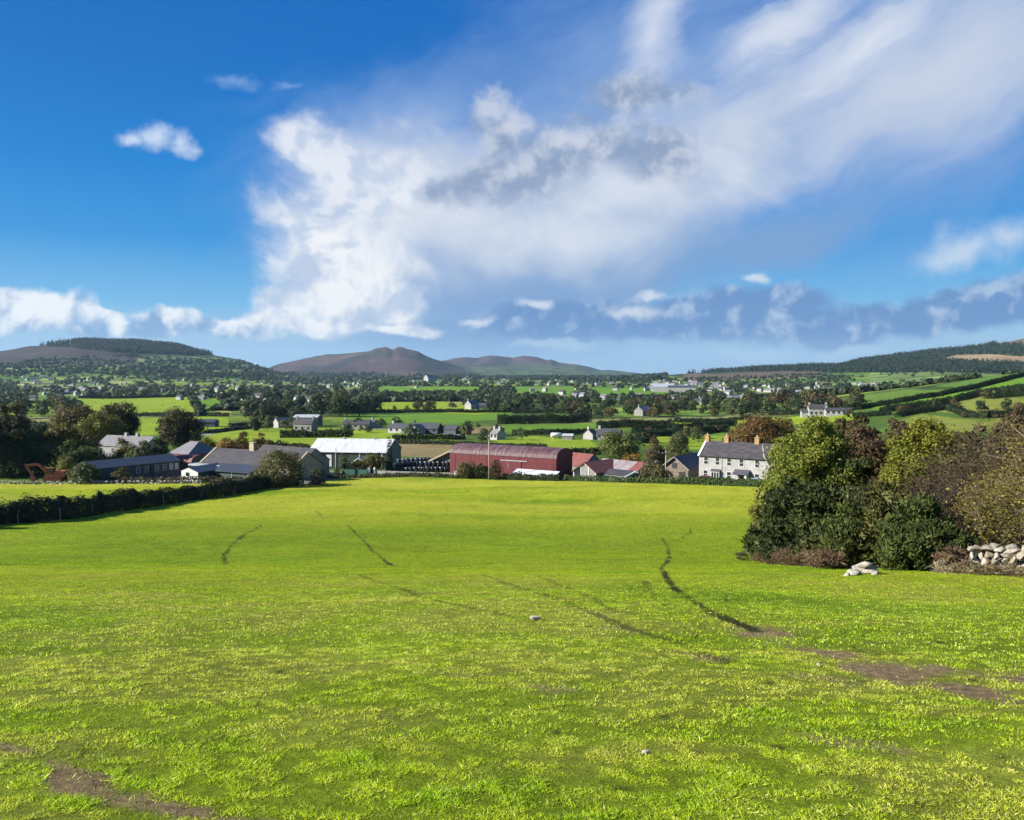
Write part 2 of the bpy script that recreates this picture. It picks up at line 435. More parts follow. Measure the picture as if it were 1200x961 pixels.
def mud_mask(x, y):
    rut = np.zeros(np.shape(x)); earth = np.zeros(np.shape(x))
    wob = (fbm(x / 1.1, y / 1.1, 71, 3) - 0.5)
    for pts, w, s in TRACKS:
        w = w * .75; d = segdist(x, y, pts) + wob * w * 1.8
        rut = np.maximum(rut, s * (.35 + 1.15 * vnoise(x / .9, y / 1.3, 73)) * (1 - sstep(d, w * 0.4, w * 1.5)))
    for pts, w, s in EARTH:
        d = segdist(x, y, pts) + (fbm(x / .55, y / .55, 77, 4) - 0.5) * w * 6.5
        patch = .4 + .6 * sstep(fbm(x / .75, y / .55, 75, 3), .30, .50)
        earth = np.maximum(earth, patch * np.clip(s, 0, 1) * (1 - sstep(d, w * 0.3, w * 2.3)))
    near = (y < 24) & (y > 0)
    if near.any():
        xn, yn = x[near], y[near]; rn = rut[near]
        for hx, hy, hr in PITS:
            d = np.hypot(xn - hx, (yn - hy) * 1.3)
            rn = np.maximum(rn, .85 * (1 - sstep(d + (vnoise(xn / .05, yn / .05, 61) - .5) * hr * .7, hr * .5, hr * 1.25)))
        rut[near] = rn
    return rut, earth

def sward(x, y):
    """colour of the turf of the near field: fresh, mown and straw-coloured patches"""
    c = np.tile(np.array([0.196, 0.246, 0.0115]), (len(x), 1))
    n1 = fbm(x / 7 + 2, y / 4.2, 81, 4); n2 = fbm(x / 1.3, y / 1.0, 83, 4); n3 = fbm(x / 30, y / 22, 85, 3)
    c = mixc(c, (0.098, 0.168, 0.0075), sstep(n1 + 0.6 * (n2 - .5), .45, .62) * .95)
    c = mixc(c, (0.250, 0.274, 0.0180), sstep(n3, .42, .66) * .6)
    dry = sstep(fbm(x / 4.5 + 9, y / 2.2, 87, 4) + .8 * (n2 - .5), .47, .68) * (1 - sstep(y, 16, 32)) * sstep(y, -2, 4)
    c = mixc(c, (0.286, 0.257, 0.0420), dry * .62)
    shade_band = sstep(y, 29, 42) * (1 - sstep(y, 74, 120)) * (0.55 + 0.9 * (fbm(x / 60, y / 16, 89, 3) - .2))
    c = mixc(c, (0.118, 0.172, 0.0085), np.clip(shade_band, 0, 1) * .8)          # shade beyond the brow, painted in as darker green turf
    c = mixc(c, (.275, .285, .028), sstep(y, 78, 118) * sstep(fbm(x / 45, y / 14, 93, 3), .25, .6) * .8)    # turf colour brightened in patches towards the far end
    return c

def ground_colour(x, y):
    n = len(x)
    px = 600 + F * x / np.maximum(y, 1)
    near = fbm(x / 40, y / 40, 91, 4)
    c = np.tile(np.array([.05, .09, .016]), (n, 1))
    c = mixc(c, (.08, .13, .02), sstep(near, .4, .65))
    # valley patchwork
    h1, h2, e = farm_cells(x, y, .2, 150, 85, 101)
    v = (y > 420) & (y < 3400)
    pal = np.array([(.115, .18, .025), (.075, .15, .022), (.15, .20, .03), (.06, .11, .022), (.085, .14, .025), (.18, .18, .07)])
    pc = pal[np.minimum((h1 * 6).astype(int), 5)] * (0.8 + 0.4 * h2[:, None])
    wv = sstep(y, 420, 560)
    c = c * (1 - wv[:, None]) + pc * wv[:, None]
    c = mixc(c, (.022, .042, .016), (1 - sstep(e, 4, 13)) * wv * .9)
    for col, poly in FIELDS:
        m = inpoly(x, y, poly)
        sh = (0.86 + 0.3 * fbm(x / 22, y / 14, 95, 3))
        c[m] = (np.array(col)[None, :] * sh[:, None])[m]
    # far hills
    hz = (H(x, y) + 29.5)
    row = 440 - F * (hz - 29.5) / np.maximum(y, 1)
    hn = fbm(x / 260, y / 260, 111, 5)
    a = (y > 2300) & (px < 420)
    h1, h2, e = farm_cells(x, y, -.15, 175, 120, 131)
    hill = np.tile(np.array([.12, .165, .045]), (n, 1)) * (.55 + .85 * h2[:, None])
    hill = mixc(hill, (.03, .05, .024), (h1 < .36) * 1.0)
    hill = mixc(hill, (.022, .04, .02), (1 - sstep(e, 8, 26)) * .95)
    moor = np.tile(np.array([.036, .031, .029]), (n, 1)) * (.7 + .7 * hn[:, None])
    hill = np.where(((px < 150 + 60 * (hn - .5)) & (row < 428))[:, None], moor, hill)
    hill = np.where((row < 411 + 8 * (hn - .5))[:, None] & (px > 90)[:, None] & (px < 250)[:, None], np.array([.018, .032, .018])[None, :], hill)
    wa = sstep(y, 2300, 2600) * (px < 420)
    c = c * (1 - wa[:, None]) + hill * wa[:, None]
    # the two heather mountains
    b = (y > 3900) & (px > 290) & (px < 800)
    gul = fbm(x / 120, y / 700, 113, 5)
    moor = mixc(np.tile(np.array([.060, .041, .043]), (n, 1)), (.030, .030, .028), sstep(gul, .42, .58))
    moor = mixc(moor, (.085, .068, .048), sstep(hn, .54, .72) * .7)
    grassy = sstep(row, 424, 436) * sstep(px, 520, 560)
    moor = mixc(moor, (.075, .11, .035), grassy * (.3 + .7 * (h1 > .4)))
    moor = mixc(moor, (.025, .04, .024), grassy * (1 - sstep(e, 8, 30)))
    c = np.where(b[:, None], moor, c)
    # forest hill on the right
    d = (y > 1550) & (px > 740)
    forest = np.tile(np.array([.02, .036, .018]), (n, 1)) * (.8 + .5 * hn[:, None])
    h1, h2, e = farm_cells(x, y, .35, 190, 130, 141)
    pale = np.tile(np.array([.13, .19, .05]), (n, 1)) * (.72 + .5 * h2[:, None])
    pale = mixc(pale, (.03, .055, .022), (1 - sstep(e, 5, 16)) * .85)
    rock = np.tile(np.array([.085, .066, .045]), (n, 1)) * (.7 + .6 * hn[:, None])
    dcol = c.copy()
    lim = np.interp(px, (740, 800, 850, 1000, 1100, 1220), (439, 442, 441, 437, 437, 440)) + 5 * (hn - .5)
    dcol = np.where((row < lim)[:, None], forest, dcol)
    dcol = np.where(((row >= lim - 4) & (row < lim + 5) & (px < 960) & (px > 800))[:, None], rock, dcol)
    dcol = np.where(((row >= lim) & (px > 1018))[:, None], pale, dcol)
    fell = ((row > np.interp(px, (1095, 1120, 1160, 1240), (421, 416, 415, 421))) & (row < np.interp(px, (1095, 1130, 1240), (423, 424, 430))) & (px > 1095))
    dcol = np.where(fell[:, None], np.array([.20, .145, .085])[None, :] * (.6 + .8 * hn[:, None]), dcol)
    crest = (px > 1165) & (row < 404 + 5 * (hn - .5))
    dcol = np.where(crest[:, None], np.array([.11, .085, .05])[None, :], dcol)
    c = np.where(d[:, None], dcol, c)
    # the near fields

    cut = np.interp(px, (0, 240, 330, 400, 520, 660, 780, 890), (160, 157, 164, 174, 169, 162, 155, 148))
    wf = (1 - sstep(y - cut + 5 * (fbm(x / 9, y / 9, 97, 2) - .5), -2, 2)) * (y > -400)
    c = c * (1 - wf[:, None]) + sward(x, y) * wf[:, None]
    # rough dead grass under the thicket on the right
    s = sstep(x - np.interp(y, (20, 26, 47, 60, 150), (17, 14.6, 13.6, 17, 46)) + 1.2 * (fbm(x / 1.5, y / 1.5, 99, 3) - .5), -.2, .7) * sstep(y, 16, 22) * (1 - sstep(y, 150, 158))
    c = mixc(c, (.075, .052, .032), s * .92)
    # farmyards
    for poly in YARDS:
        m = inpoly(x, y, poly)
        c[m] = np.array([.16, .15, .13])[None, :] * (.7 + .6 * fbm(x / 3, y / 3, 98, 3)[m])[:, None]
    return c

YARDS = [[(-74, 172), (-62, 166), (-46, 156), (-38, 158), (-36, 188), (-60, 196), (-74, 190)],
         [(-16, 184), (-6, 177), (10, 170), (22, 160), (34, 165), (34, 172), (14, 186), (-10, 196)],
         [(30, 160), (48, 153), (54, 154), (58, 168), (38, 172)]]

def grid_mesh(name, V, nr, nc, wrap):
    i = np.arange(nr - 1)[:, None] * nc; j = np.arange(nc if wrap else nc - 1)[None, :]
    j2 = (j + 1) % nc
    q = np.stack([i + j, i + j2, i + nc + j2, i + nc + j], -1).reshape(-1, 4)
    return V, q

def np_mesh(name, verts, faces, smooth=False):
    """verts (n,3), faces (m,k) with one k"""
    me = bpy.data.meshes.new(name)
    verts = np.ascontiguousarray(verts, np.float32); faces = np.ascontiguousarray(faces, np.int32)
    k = faces.shape[1]
    me.vertices.add(len(verts)); me.vertices.foreach_set('co', verts.ravel())
    me.loops.add(faces.size); me.loops.foreach_set('vertex_index', faces.ravel())
    me.polygons.add(len(faces)); me.polygons.foreach_set('loop_start', np.arange(0, faces.size, k, dtype=np.int32))
    if smooth: me.polygons.foreach_set('use_smooth', np.ones(len(faces), bool))
    me.update(calc_edges=True)
    return me

def set_col(me, cols, name='Col'):
    a = me.color_attributes.new(name, 'FLOAT_COLOR', 'POINT')
    cc = np.ones((len(cols), 4), np.float32); cc[:, :3] = cols
    a.data.foreach_set('color', cc.ravel())

def set_float(me, vals, name):
    a = me.attributes.new(name, 'FLOAT', 'POINT'); a.data.foreach_set('value', np.ascontiguousarray(vals, np.float32))
# ------------------------------------------------------------------ materials
def new_mat(name):
    m = bpy.data.materials.new(name); m.use_nodes = True
    nt = m.node_tree; b = nt.nodes['Principled BSDF']
    return m, nt, b

def nnode(nt, t, **kw):
    n = nt.nodes.new(t)
    for k, v in kw.items():
        if k in n.inputs: n.inputs[k].default_value = v
        else: setattr(n, k, v)
    return n

def mat(name, c1, c2=None, scale=(3, 3, 3), lo=.35, hi=.65, rough=.8, bump=0.0, metal=0.0, spec=.4, detail=5, soil=None):
    """a surface of two tones mixed by noise in the object's own space"""
    m, nt, b = new_mat(name)
    b.inputs['Roughness'].default_value = rough; b.inputs['Metallic'].default_value = metal
    b.inputs['Specular IOR Level'].default_value = spec
    c2 = c2 or tuple(min(1, v * .72) for v in c1)
    tc = nnode(nt, 'ShaderNodeTexCoord'); mp = nnode(nt, 'ShaderNodeMapping'); mp.inputs['Scale'].default_value = scale
    nt.links.new(tc.outputs['Object'], mp.inputs[0])
    no = nnode(nt, 'ShaderNodeTexNoise', Scale=1.0, Detail=detail, Roughness=.6); nt.links.new(mp.outputs[0], no.inputs['Vector'])
    r = nnode(nt, 'ShaderNodeValToRGB'); r.color_ramp.elements[0].position = lo; r.color_ramp.elements[1].position = hi
    r.color_ramp.elements[0].color = (*c1, 1); r.color_ramp.elements[1].color = (*c2, 1)
    nt.links.new(no.outputs[0], r.inputs[0])
    out = r.outputs[0]
    nt.links.new(out, b.inputs['Base Color'])
    if bump:
        bp = nnode(nt, 'ShaderNodeBump', Strength=bump, Distance=.05); nt.links.new(no.outputs[0], bp.inputs['Height']); nt.links.new(bp.outputs[0], b.inputs['Normal'])
    return m

def leaf_mat(name, translucent=.35, rough=.6, vary=.22, spec=.2):
    m, nt, b = new_mat(name)
    at = nnode(nt, 'ShaderNodeAttribute', attribute_name='Col')
    oi = nnode(nt, 'ShaderNodeObjectInfo')
    mr = nnode(nt, 'ShaderNodeMapRange'); mr.inputs['To Min'].default_value = 1 - vary; mr.inputs['To Max'].default_value = 1 + vary
    nt.links.new(oi.outputs['Random'], mr.inputs['Value'])
    mul = nnode(nt, 'ShaderNodeVectorMath', operation='SCALE')
    nt.links.new(at.outputs['Color'], mul.inputs[0]); nt.links.new(mr.outputs[0], mul.inputs['Scale'])
    b.inputs['Roughness'].default_value = rough; b.inputs['Specular IOR Level'].default_value = spec
    nt.links.new(mul.outputs[0], b.inputs['Base Color'])
    if translucent:
        tr = nnode(nt, 'ShaderNodeBsdfTranslucent'); nt.links.new(mul.outputs[0], tr.inputs['Color'])
        mx = nnode(nt, 'ShaderNodeMixShader'); mx.inputs[0].default_value = translucent
        nt.links.new(b.outputs[0], mx.inputs[1]); nt.links.new(tr.outputs[0], mx.inputs[2])
        nt.links.new(mx.outputs[0], nt.nodes['Material Output'].inputs['Surface'])
    return m

def glass_mat(name, col=(.02, .025, .03)):
    m, nt, b = new_mat(name)
    b.inputs['Base Color'].default_value = (*col, 1); b.inputs['Roughness'].default_value = .08; b.inputs['Specular IOR Level'].default_value = .6
    return m

def ground_mat():
    m, nt, b = new_mat('turf')
    at = nnode(nt, 'ShaderNodeAttribute', attribute_name='Col')
    rut = nnode(nt, 'ShaderNodeAttribute', attribute_name='rut'); ear = nnode(nt, 'ShaderNodeAttribute', attribute_name='earth')
    g = nnode(nt, 'ShaderNodeNewGeometry')
    pos = g.outputs['Position']
    # blades at arm's length, tufts further off, sward pattern over metres
    n1 = nnode(nt, 'ShaderNodeTexNoise', Scale=9.0, Detail=8, Roughness=.72); nt.links.new(pos, n1.inputs['Vector'])
    n2 = nnode(nt, 'ShaderNodeTexNoise', Scale=1.3, Detail=8, Roughness=.7); nt.links.new(pos, n2.inputs['Vector'])
    n3 = nnode(nt, 'ShaderNodeTexNoise', Scale=.16, Detail=6, Roughness=.62); nt.links.new(pos, n3.inputs['Vector'])
    def rng_(src, lo, hi, a, z):
        r = nnode(nt, 'ShaderNodeMapRange'); r.inputs['From Min'].default_value = lo; r.inputs['From Max'].default_value = hi
        r.inputs['To Min'].default_value = a; r.inputs['To Max'].default_value = z; nt.links.new(src, r.inputs['Value']); return r.outputs[0]
    def mul(a, c):
        k = nnode(nt, 'ShaderNodeMath', operation='MULTIPLY'); nt.links.new(a, k.inputs[0]); nt.links.new(c, k.inputs[1]); return k.outputs[0]
    f = mul(mul(rng_(n1.outputs[0], .3, .7, .66, 1.34), rng_(n2.outputs[0], .3, .7, .74, 1.26)), rng_(n3.outputs[0], .3, .7, .86, 1.14))
    sc = nnode(nt, 'ShaderNodeVectorMath', operation='SCALE'); nt.links.new(at.outputs['Color'], sc.inputs[0]); nt.links.new(f, sc.inputs['Scale'])
    soil = nnode(nt, 'ShaderNodeValToRGB'); soil.color_ramp.elements[0].color = (.085, .054, .030, 1); soil.color_ramp.elements[1].color = (.34, .25, .15, 1)
    soil.color_ramp.elements[0].position = .3; soil.color_ramp.elements[1].position = .75
    nt.links.new(n1.outputs[0], soil.inputs[0])
    mx = nnode(nt, 'ShaderNodeMix', data_type='RGBA'); nt.links.new(ear.outputs['Fac'], mx.inputs['Factor']); nt.links.new(sc.outputs[0], mx.inputs[6]); nt.links.new(soil.outputs[0], mx.inputs[7])
    mx2 = nnode(nt, 'ShaderNodeMix', data_type='RGBA'); nt.links.new(rut.outputs['Fac'], mx2.inputs['Factor']); nt.links.new(mx.outputs[2], mx2.inputs[6]); mx2.inputs[7].default_value = (.022, .022, .008, 1)
    nt.links.new(mx2.outputs[2], b.inputs['Base Color'])
    b.inputs['Roughness'].default_value = .9; b.inputs['Specular IOR Level'].default_value = .05
    bp = nnode(nt, 'ShaderNodeBump', Strength=.9, Distance=.10); nt.links.new(n1.outputs[0], bp.inputs['Height'])
    bp2 = nnode(nt, 'ShaderNodeBump', Strength=.7, Distance=.35); nt.links.new(n2.outputs[0], bp2.inputs['Height']); nt.links.new(bp.outputs[0], bp2.inputs['Normal'])
    nt.links.new(bp2.outputs[0], b.inputs['Normal'])
    return m

M = {}
M['turf'] = ground_mat()
M['leaf'] = leaf_mat('foliage')
M['blade'] = leaf_mat('grass_blades', .5, .75, 0, .08)
M['needle'] = leaf_mat('needles', .12, .7)
M['twig'] = leaf_mat('twigs', 0, .85)
M['bark'] = mat('bark', (.09, .07, .05), (.05, .04, .03), (4, 4, 1), bump=.4)
M['pale_bark'] = mat('pale_bark', (.42, .40, .34), (.22, .20, .16), (5, 5, 2), bump=.3)
M['white_wall'] = mat('whitewash', (.31, .31, .30), (.22, .22, .205), (.6, .6, .6), rough=.9)
M['cream_wall'] = mat('cream_render', (.36, .31, .2), (.28, .23, .15), (.6, .6, .6), rough=.9)
M['grey_wall'] = mat('grey_render', (.20, .20, .185), (.13, .13, .118), (.9, .9, .9), rough=.9)
M['rubble'] = mat('brown_rubble_stone', (.19, .155, .115), (.085, .072, .055), (2.2, 2.2, 3), .38, .64, .95, .4)
M['brick'] = mat('red_brick', (.21, .09, .06), (.15, .06, .045), (4, 4, 12), rough=.9)
M['slate'] = mat('slate', (.032, .030, .036), (.058, .054, .060), (.7, .7, 3), .4, .62, .75, spec=.25)
M['grey_slate'] = mat('grey_slate', (.15, .145, .15), (.105, .10, .11), (.8, .8, 3), rough=.6)
M['dark_slate'] = mat('dark_slate', (.035, .037, .045), (.055, .055, .065), (.8, .8, 3), rough=.6)
M['white_sheet'] = mat('white_sheeting', (.43, .44, .45), (.27, .265, .25), (2.2, .22, .3), .5, .78, rough=.55)
M['green_sheet'] = mat('dark_green_sheeting', (.03, .055, .045), (.02, .036, .032), (2, .3, .3), rough=.6)
M['grey_green'] = mat('grey_green_sheeting', (.10, .125, .11), (.07, .09, .08), (2, .4, .4), rough=.6)
M['red_sheet'] = mat('red_painted_sheeting', (.105, .010, .014), (.068, .008, .011), (2.4, .5, .25), .4, .66, .6)
M['red_worn'] = mat('flaking_red_paint', (.085, .010, .015), (.20, .11, .12), (1.1, 1, .5), .55, .68, .7)
M['red_roof'] = mat('weathered_red_roof', (.055, .015, .020), (.110, .076, .084), (2.0, .25, .4), .42, .62, .65)
M['rust_roof'] = mat('rust_red_roof', (.17, .055, .042), (.12, .04, .034), (.7, .3, .7), .4, .65, .7)
M['pink_roof'] = mat('faded_pink_roof', (.22, .20, .205), (.15, .115, .115), (.7, .2, .5), .4, .66, .65)
M['tin'] = mat('galvanised_sheet', (.34, .36, .37), (.22, .24, .26), (2, .5, .5), rough=.5)
M['blue_roof'] = mat('blue_grey_sheeting', (.042, .048, .060), (.03, .034, .044), (1.4, .3, .3), rough=.45)
M['blue_wall'] = mat('blue_grey_boarding', (.06, .075, .088), (.042, .053, .065), (3, .4, .4), rough=.6)
M['brown_roof'] = mat('brown_curved_sheeting', (.13, .035, .022), (.09, .026, .018), (1, .4, .4), rough=.6)
M['chimney'] = mat('ochre_brick', (.32, .2, .085), (.24, .145, .065), (2, 2, 5), rough=.9)
M['pot'] = mat('clay_pot', (.5, .35, .2), rough=.8)
M['white_paint'] = mat('white_paint', (.6, .6, .58), (.5, .5, .48), (2, 2, 2), rough=.5)
M['dark_paint'] = mat('dark_paint', (.025, .026, .028), rough=.5)
M['glass'] = glass_mat('window_glass')
M['lit_glass'] = glass_mat('painted_lit_glass', (.55, .42, .33))  # lit look of the panes put into a pale glass colour
M['stone'] = mat('pale_stone', (.31, .29, .24), (.12, .115, .09), (4, 4, 4), .42, .66, .9, .5)
M['wall_stone'] = mat('mixed_field_stone', (.27, .25, .205), (.16, .125, .075), (2.6, 2.6, 2.6), .42, .6, .9, .6)
M['moss_stone'] = mat('lichen_stone', (.19, .18, .145), (.09, .09, .06), (2, 2, 2), .4, .65, .9, .5)
M['concrete'] = mat('concrete', (.30, .29, .27), (.22, .21, .19), (1, 1, 2), rough=.9)
M['bale'] = mat('black_bale_wrap', (.012, .014, .018), (.02, .023, .03), (2, 2, 2), rough=.28, spec=.5)
M['pole'] = mat('weathered_timber', (.30, .26, .2), (.2, .17, .13), (3, 3, 1), rough=.9)
M['red_car'] = mat('red_car_paint', (.22, .01, .012), rough=.3, spec=.5)
M['blue_car'] = mat('blue_car_paint', (.17, .24, .33), rough=.3, spec=.5)
M['rubber'] = mat('rubber', (.012, .012, .012), rough=.8)
M['rust_paint'] = mat('rusty_orange_paint', (.24, .055, .02), (.12, .035, .02), (2, 2, 2), .35, .65, .75)
M['netting'] = mat('green_netting', (.05, .15, .11), (.035, .11, .08), (2, 2, 2), rough=.7)
M['lane'] = mat('pale_lane', (.27, .26, .25), (.2, .195, .185), (.3, .3, .3), rough=.9)
# ------------------------------------------------------------------ object helpers
def tag(o, label=None, cat=None, group=None, kind=None):
    if label: o['label'] = label
    if cat: o['category'] = cat
    if group: o['group'] = group
    if kind: o['kind'] = kind
    return o

def empty(name, loc, rz=0.0, label=None, cat=None, group=None):
    o = bpy.data.objects.new(name, None); COL.objects.link(o)
    o.location = tuple(float(v) for v in loc); o.rotation_euler = (0, 0, rz); o.empty_display_size = .3
    return tag(o, label, cat, group)

def link(name, me, mats, parent=None, loc=None, rz=0.0):
    if not isinstance(mats, (list, tuple)): mats = [mats]
    if not me.materials:
        for m in mats: me.materials.append(m)
    o = bpy.data.objects.new(name, me); COL.objects.link(o)
    if parent is not None: o.parent = parent
    if loc is not None: o.location = tuple(float(v) for v in loc)
    if rz: o.rotation_euler = (0, 0, rz)
    return o

class MB:
    """collects simple solids into one mesh"""
    def __init__(s): s.v = []; s.f = []; s.m = []
    def add(s, vs, fs, m=0):
        b = len(s.v); s.v += [tuple(map(float, v)) for v in vs]; s.f += [tuple(b + i for i in f) for f in fs]; s.m += [m] * len(fs); return s
    def box(s, x0, y0, z0, x1, y1, z1, m=0):
        return s.add([(x0, y0, z0), (x1, y0, z0), (x1, y1, z0), (x0, y1, z0), (x0, y0, z1), (x1, y0, z1), (x1, y1, z1), (x0, y1, z1)],
                     [(0, 3, 2, 1), (4, 5, 6, 7), (0, 1, 5, 4), (1, 2, 6, 5), (2, 3, 7, 6), (3, 0, 4, 7)], m)
    def bar(s, a, b, w, h=None, m=0):
        a, b = Vector(a), Vector(b); d = (b - a).normalized(); h = h or w
        x = d.cross(Vector((0, 0, 1))); x = x.normalized() if x.length > 1e-4 else Vector((1, 0, 0))
        y = x.cross(d).normalized(); x, y = x * w / 2, y * h / 2
        return s.add([a - x - y, a + x - y, a + x + y, a - x + y, b - x - y, b + x - y, b + x + y, b - x + y],
                     [(0, 3, 2, 1), (4, 5, 6, 7), (0, 1, 5, 4), (1, 2, 6, 5), (2, 3, 7, 6), (3, 0, 4, 7)], m)
    def tube(s, pts, rad, n=7, m=0, cap=True):
        pts = [Vector(p) for p in pts]; b = len(s.v); k = len(pts)
        for i, p in enumerate(pts):
            d = (pts[min(i + 1, k - 1)] - pts[max(i - 1, 0)]).normalized()
            x = d.cross(Vector((.31, .17, .93))); x = x.normalized() if x.length > 1e-4 else Vector((1, 0, 0)); y = d.cross(x)
            for j in range(n):
                a = 2 * math.pi * j / n; s.v.append(tuple(p + (x * math.cos(a) + y * math.sin(a)) * rad[i]))
        for i in range(k - 1):
            for j in range(n):
                s.f.append((b + i * n + j, b + i * n + (j + 1) % n, b + (i + 1) * n + (j + 1) % n, b + (i + 1) * n + j)); s.m.append(m)
        if cap:
            s.f.append(tuple(b + j for j in range(n))[::-1]); s.f.append(tuple(b + (k - 1) * n + j for j in range(n))); s.m += [m, m]
        return s
    def prism(s, prof, x0, x1, m=0, axis='x'):
        """a profile of (y, z) points swept along x, or of (x, z) points along y"""
        n = len(prof)
        if axis == 'x': vs = [(x0, p[0], p[1]) for p in prof] + [(x1, p[0], p[1]) for p in prof]
        else: vs = [(p[0], x0, p[1]) for p in prof] + [(p[0], x1, p[1]) for p in prof]
        fs = [tuple(range(n)), tuple(range(2 * n - 1, n - 1, -1))] + [(i, n + i, n + (i + 1) % n, (i + 1) % n) for i in range(n)]
        return s.add(vs, fs, m)
    def mesh(s, name, smooth=False):
        me = bpy.data.meshes.new(name); me.from_pydata(s.v, [], s.f)
        bm = bmesh.new(); bm.from_mesh(me); bmesh.ops.recalc_face_normals(bm, faces=bm.faces); bm.to_mesh(me); bm.free()
        me.polygons.foreach_set('material_index', s.m)
        if smooth: me.polygons.foreach_set('use_smooth', [True] * len(s.f))
        return me
    def build(s, name, mats, parent=None, loc=None, rz=0.0, smooth=False):
        return link(name, s.mesh(name, smooth), mats, parent, loc, rz)

# ------------------------------------------------------------------ foliage
def unit(a): return a / (np.linalg.norm(a, axis=1, keepdims=True) + 1e-9)

def leaf_mesh(name, c, n, size, aspect, cols, spiky=False):
    """pointed leaf-shaped quads at points c facing n"""
    k = len(c); n = unit(n)
    size = np.asarray(size, float) * np.exp(np.clip(rng.normal(size=k) * .28, -.6, .6))
    t = unit(np.cross(n, rng.normal(size=(k, 3)))); b = np.cross(n, t)
    if spiky: t, n = n, t
    size = np.broadcast_to(np.asarray(size, float), (k,))[:, None]
    fold = n * size * .12
    V = np.stack([c - t * size * .5, c + b * size * .5 * aspect + fold, c + t * size * .5, c - b * size * .5 * aspect + fold], 1).reshape(-1, 3)
    me = np_mesh(name, V, np.arange(4 * k).reshape(-1, 4))
    set_col(me, np.repeat(cols, 4, 0))
    return me

def rand_dirs(k):
    return unit(rng.normal(size=(k, 3)))

def lobe_cloud(lobes, k, outward=.9, depth=.35, squash=.85, keep_out=.55):
    """points on and just under the skin of overlapping lobes"""
    lobes = np.asarray(lobes, float)
    w = lobes[:, 3] ** 2; w = w / w.sum()
    li = rng.choice(len(lobes), int(k * 1.6), p=w)
    d = rand_dirs(len(li)); d[:, 2] = np.where((d[:, 2] < -.25) & (rng.random(len(li)) < .7), -d[:, 2], d[:, 2])
    rr = 1.06 - depth * rng.random(len(li)) ** 1.6
    rr = rr * (1 + .55 * (fbm(d[:, 0] * 2.2 + li * 3.7, d[:, 1] * 2.2 + d[:, 2] * 1.9, 5, 2) - .5)) * (1 + (rng.random(len(li)) < .06) * .22 * rng.random(len(li)))
    off = d * (lobes[li, 3] * rr)[:, None]; off[:, 2] *= squash
    c = lobes[li, :3] + off
    c = c + rng.normal(size=c.shape) * (lobes[li, 3] * .10 * (1 + 2.2 * (rng.random(len(c)) < .14)))[:, None]
    inside = np.zeros(len(c), bool)
    for j, l in enumerate(lobes):
        q = (c - l[:3]) / l[3]; q[:, 2] /= squash
        inside |= (np.linalg.norm(q, axis=1) < keep_out) & (li != j)
    keep = np.where(~inside)[0][:k]
    return c[keep], d[keep] * outward + rand_dirs(len(keep)) * (1.25 - outward), li[keep]

def crown_lobes(w, h, z0, k, seed, lobe=(.24, .36), top=1.0):
    g = np.random.default_rng(seed); L = []
    rz = (h - z0) / 2
    for i in range(k):
        for _ in range(30):
            p = g.uniform(-1, 1, 3)
            if .25 < np.dot(p, p) < 1: break
        r = (lobe[0] * .55 + (lobe[1] * 1.15 - lobe[0] * .55) * g.random() ** 1.7) * w * (.8 if p[2] > .5 else 1)
        taper = 1 - .35 * max(p[2], 0) * top
        L.append((p[0] * (w / 2 - r * .75) * taper, p[1] * (w / 2 - r * .75) * taper, z0 + rz + p[2] * (rz - r * .7), r))
    L.append((0, 0, z0 + rz, w * .28))
    return L

def trunk_mb(h, r, lobes, seed, n=6, limbs=7, lean=.03):
    g = np.random.default_rng(seed); m = MB()
    top = h
    P_ = [(g.normal() * lean * h * i / 4, g.normal() * lean * h * i / 4, -0.4 + (top + .4) * i / 4) for i in range(5)]
    m.tube(P_, [r * 1.25, r, r * .8, r * .6, r * .35], n)
    for l in list(lobes)[:limbs]:
        b = P_[2 + (g.random() < .5)]
        mid = ((b[0] + l[0]) / 2 + g.normal() * .1 * l[3], (b[1] + l[1]) / 2 + g.normal() * .1 * l[3], (b[2] + l[2]) / 2 + .1 * h * g.random())
        m.tube([b, mid, l[:3]], [r * .5, r * .3, r * .1], 5)
    return m

def leaf_cols(n, li, c, c2, tips=None, zs=None):
    g = rng
    lob = g.random(li.max() + 1)[li] if len(li) else np.zeros(n)
    t = np.clip(.5 * lob + .5 * g.random(n), 0, 1)[:, None]
    cols = np.array(c)[None] * (1 - t) + np.array(c2)[None] * t
    cols *= (.66 + .58 * g.random(n))[:, None]
    return cols

def make_tree(w, h, z0, c, c2, nleaf, leaf, seed, nl=16, lobe=(.22, .34), bark='bark', leafmat='leaf', aspect=.7, trunk_r=None, outward=.75, limbs=7):
    L = crown_lobes(w, h, z0, nl, seed, lobe)
    pts, nn, li = lobe_cloud(L, nleaf, outward)
    me = leaf_mesh('crown', pts, nn, leaf * (.7 + .6 * rng.random(len(pts))), aspect, leaf_cols(len(pts), li, c, c2))
    me.materials.append(M[leafmat])
    tm = trunk_mb(z0 + (h - z0) * .5, trunk_r or max(.06, h * .022), L, seed + 1, limbs=limbs).mesh('trunk', True)
    tm.materials.append(M[bark])
    return me, tm

def put_tree(name, label, cat, p, meshes, rz=0, s=(1, 1, 1), group=None):
    o = empty(name, p, rz, label, cat, group); o.scale = s
    cr = link('crown', meshes[0], [], o); tr = link('trunk', meshes[1], [], o)
    return o

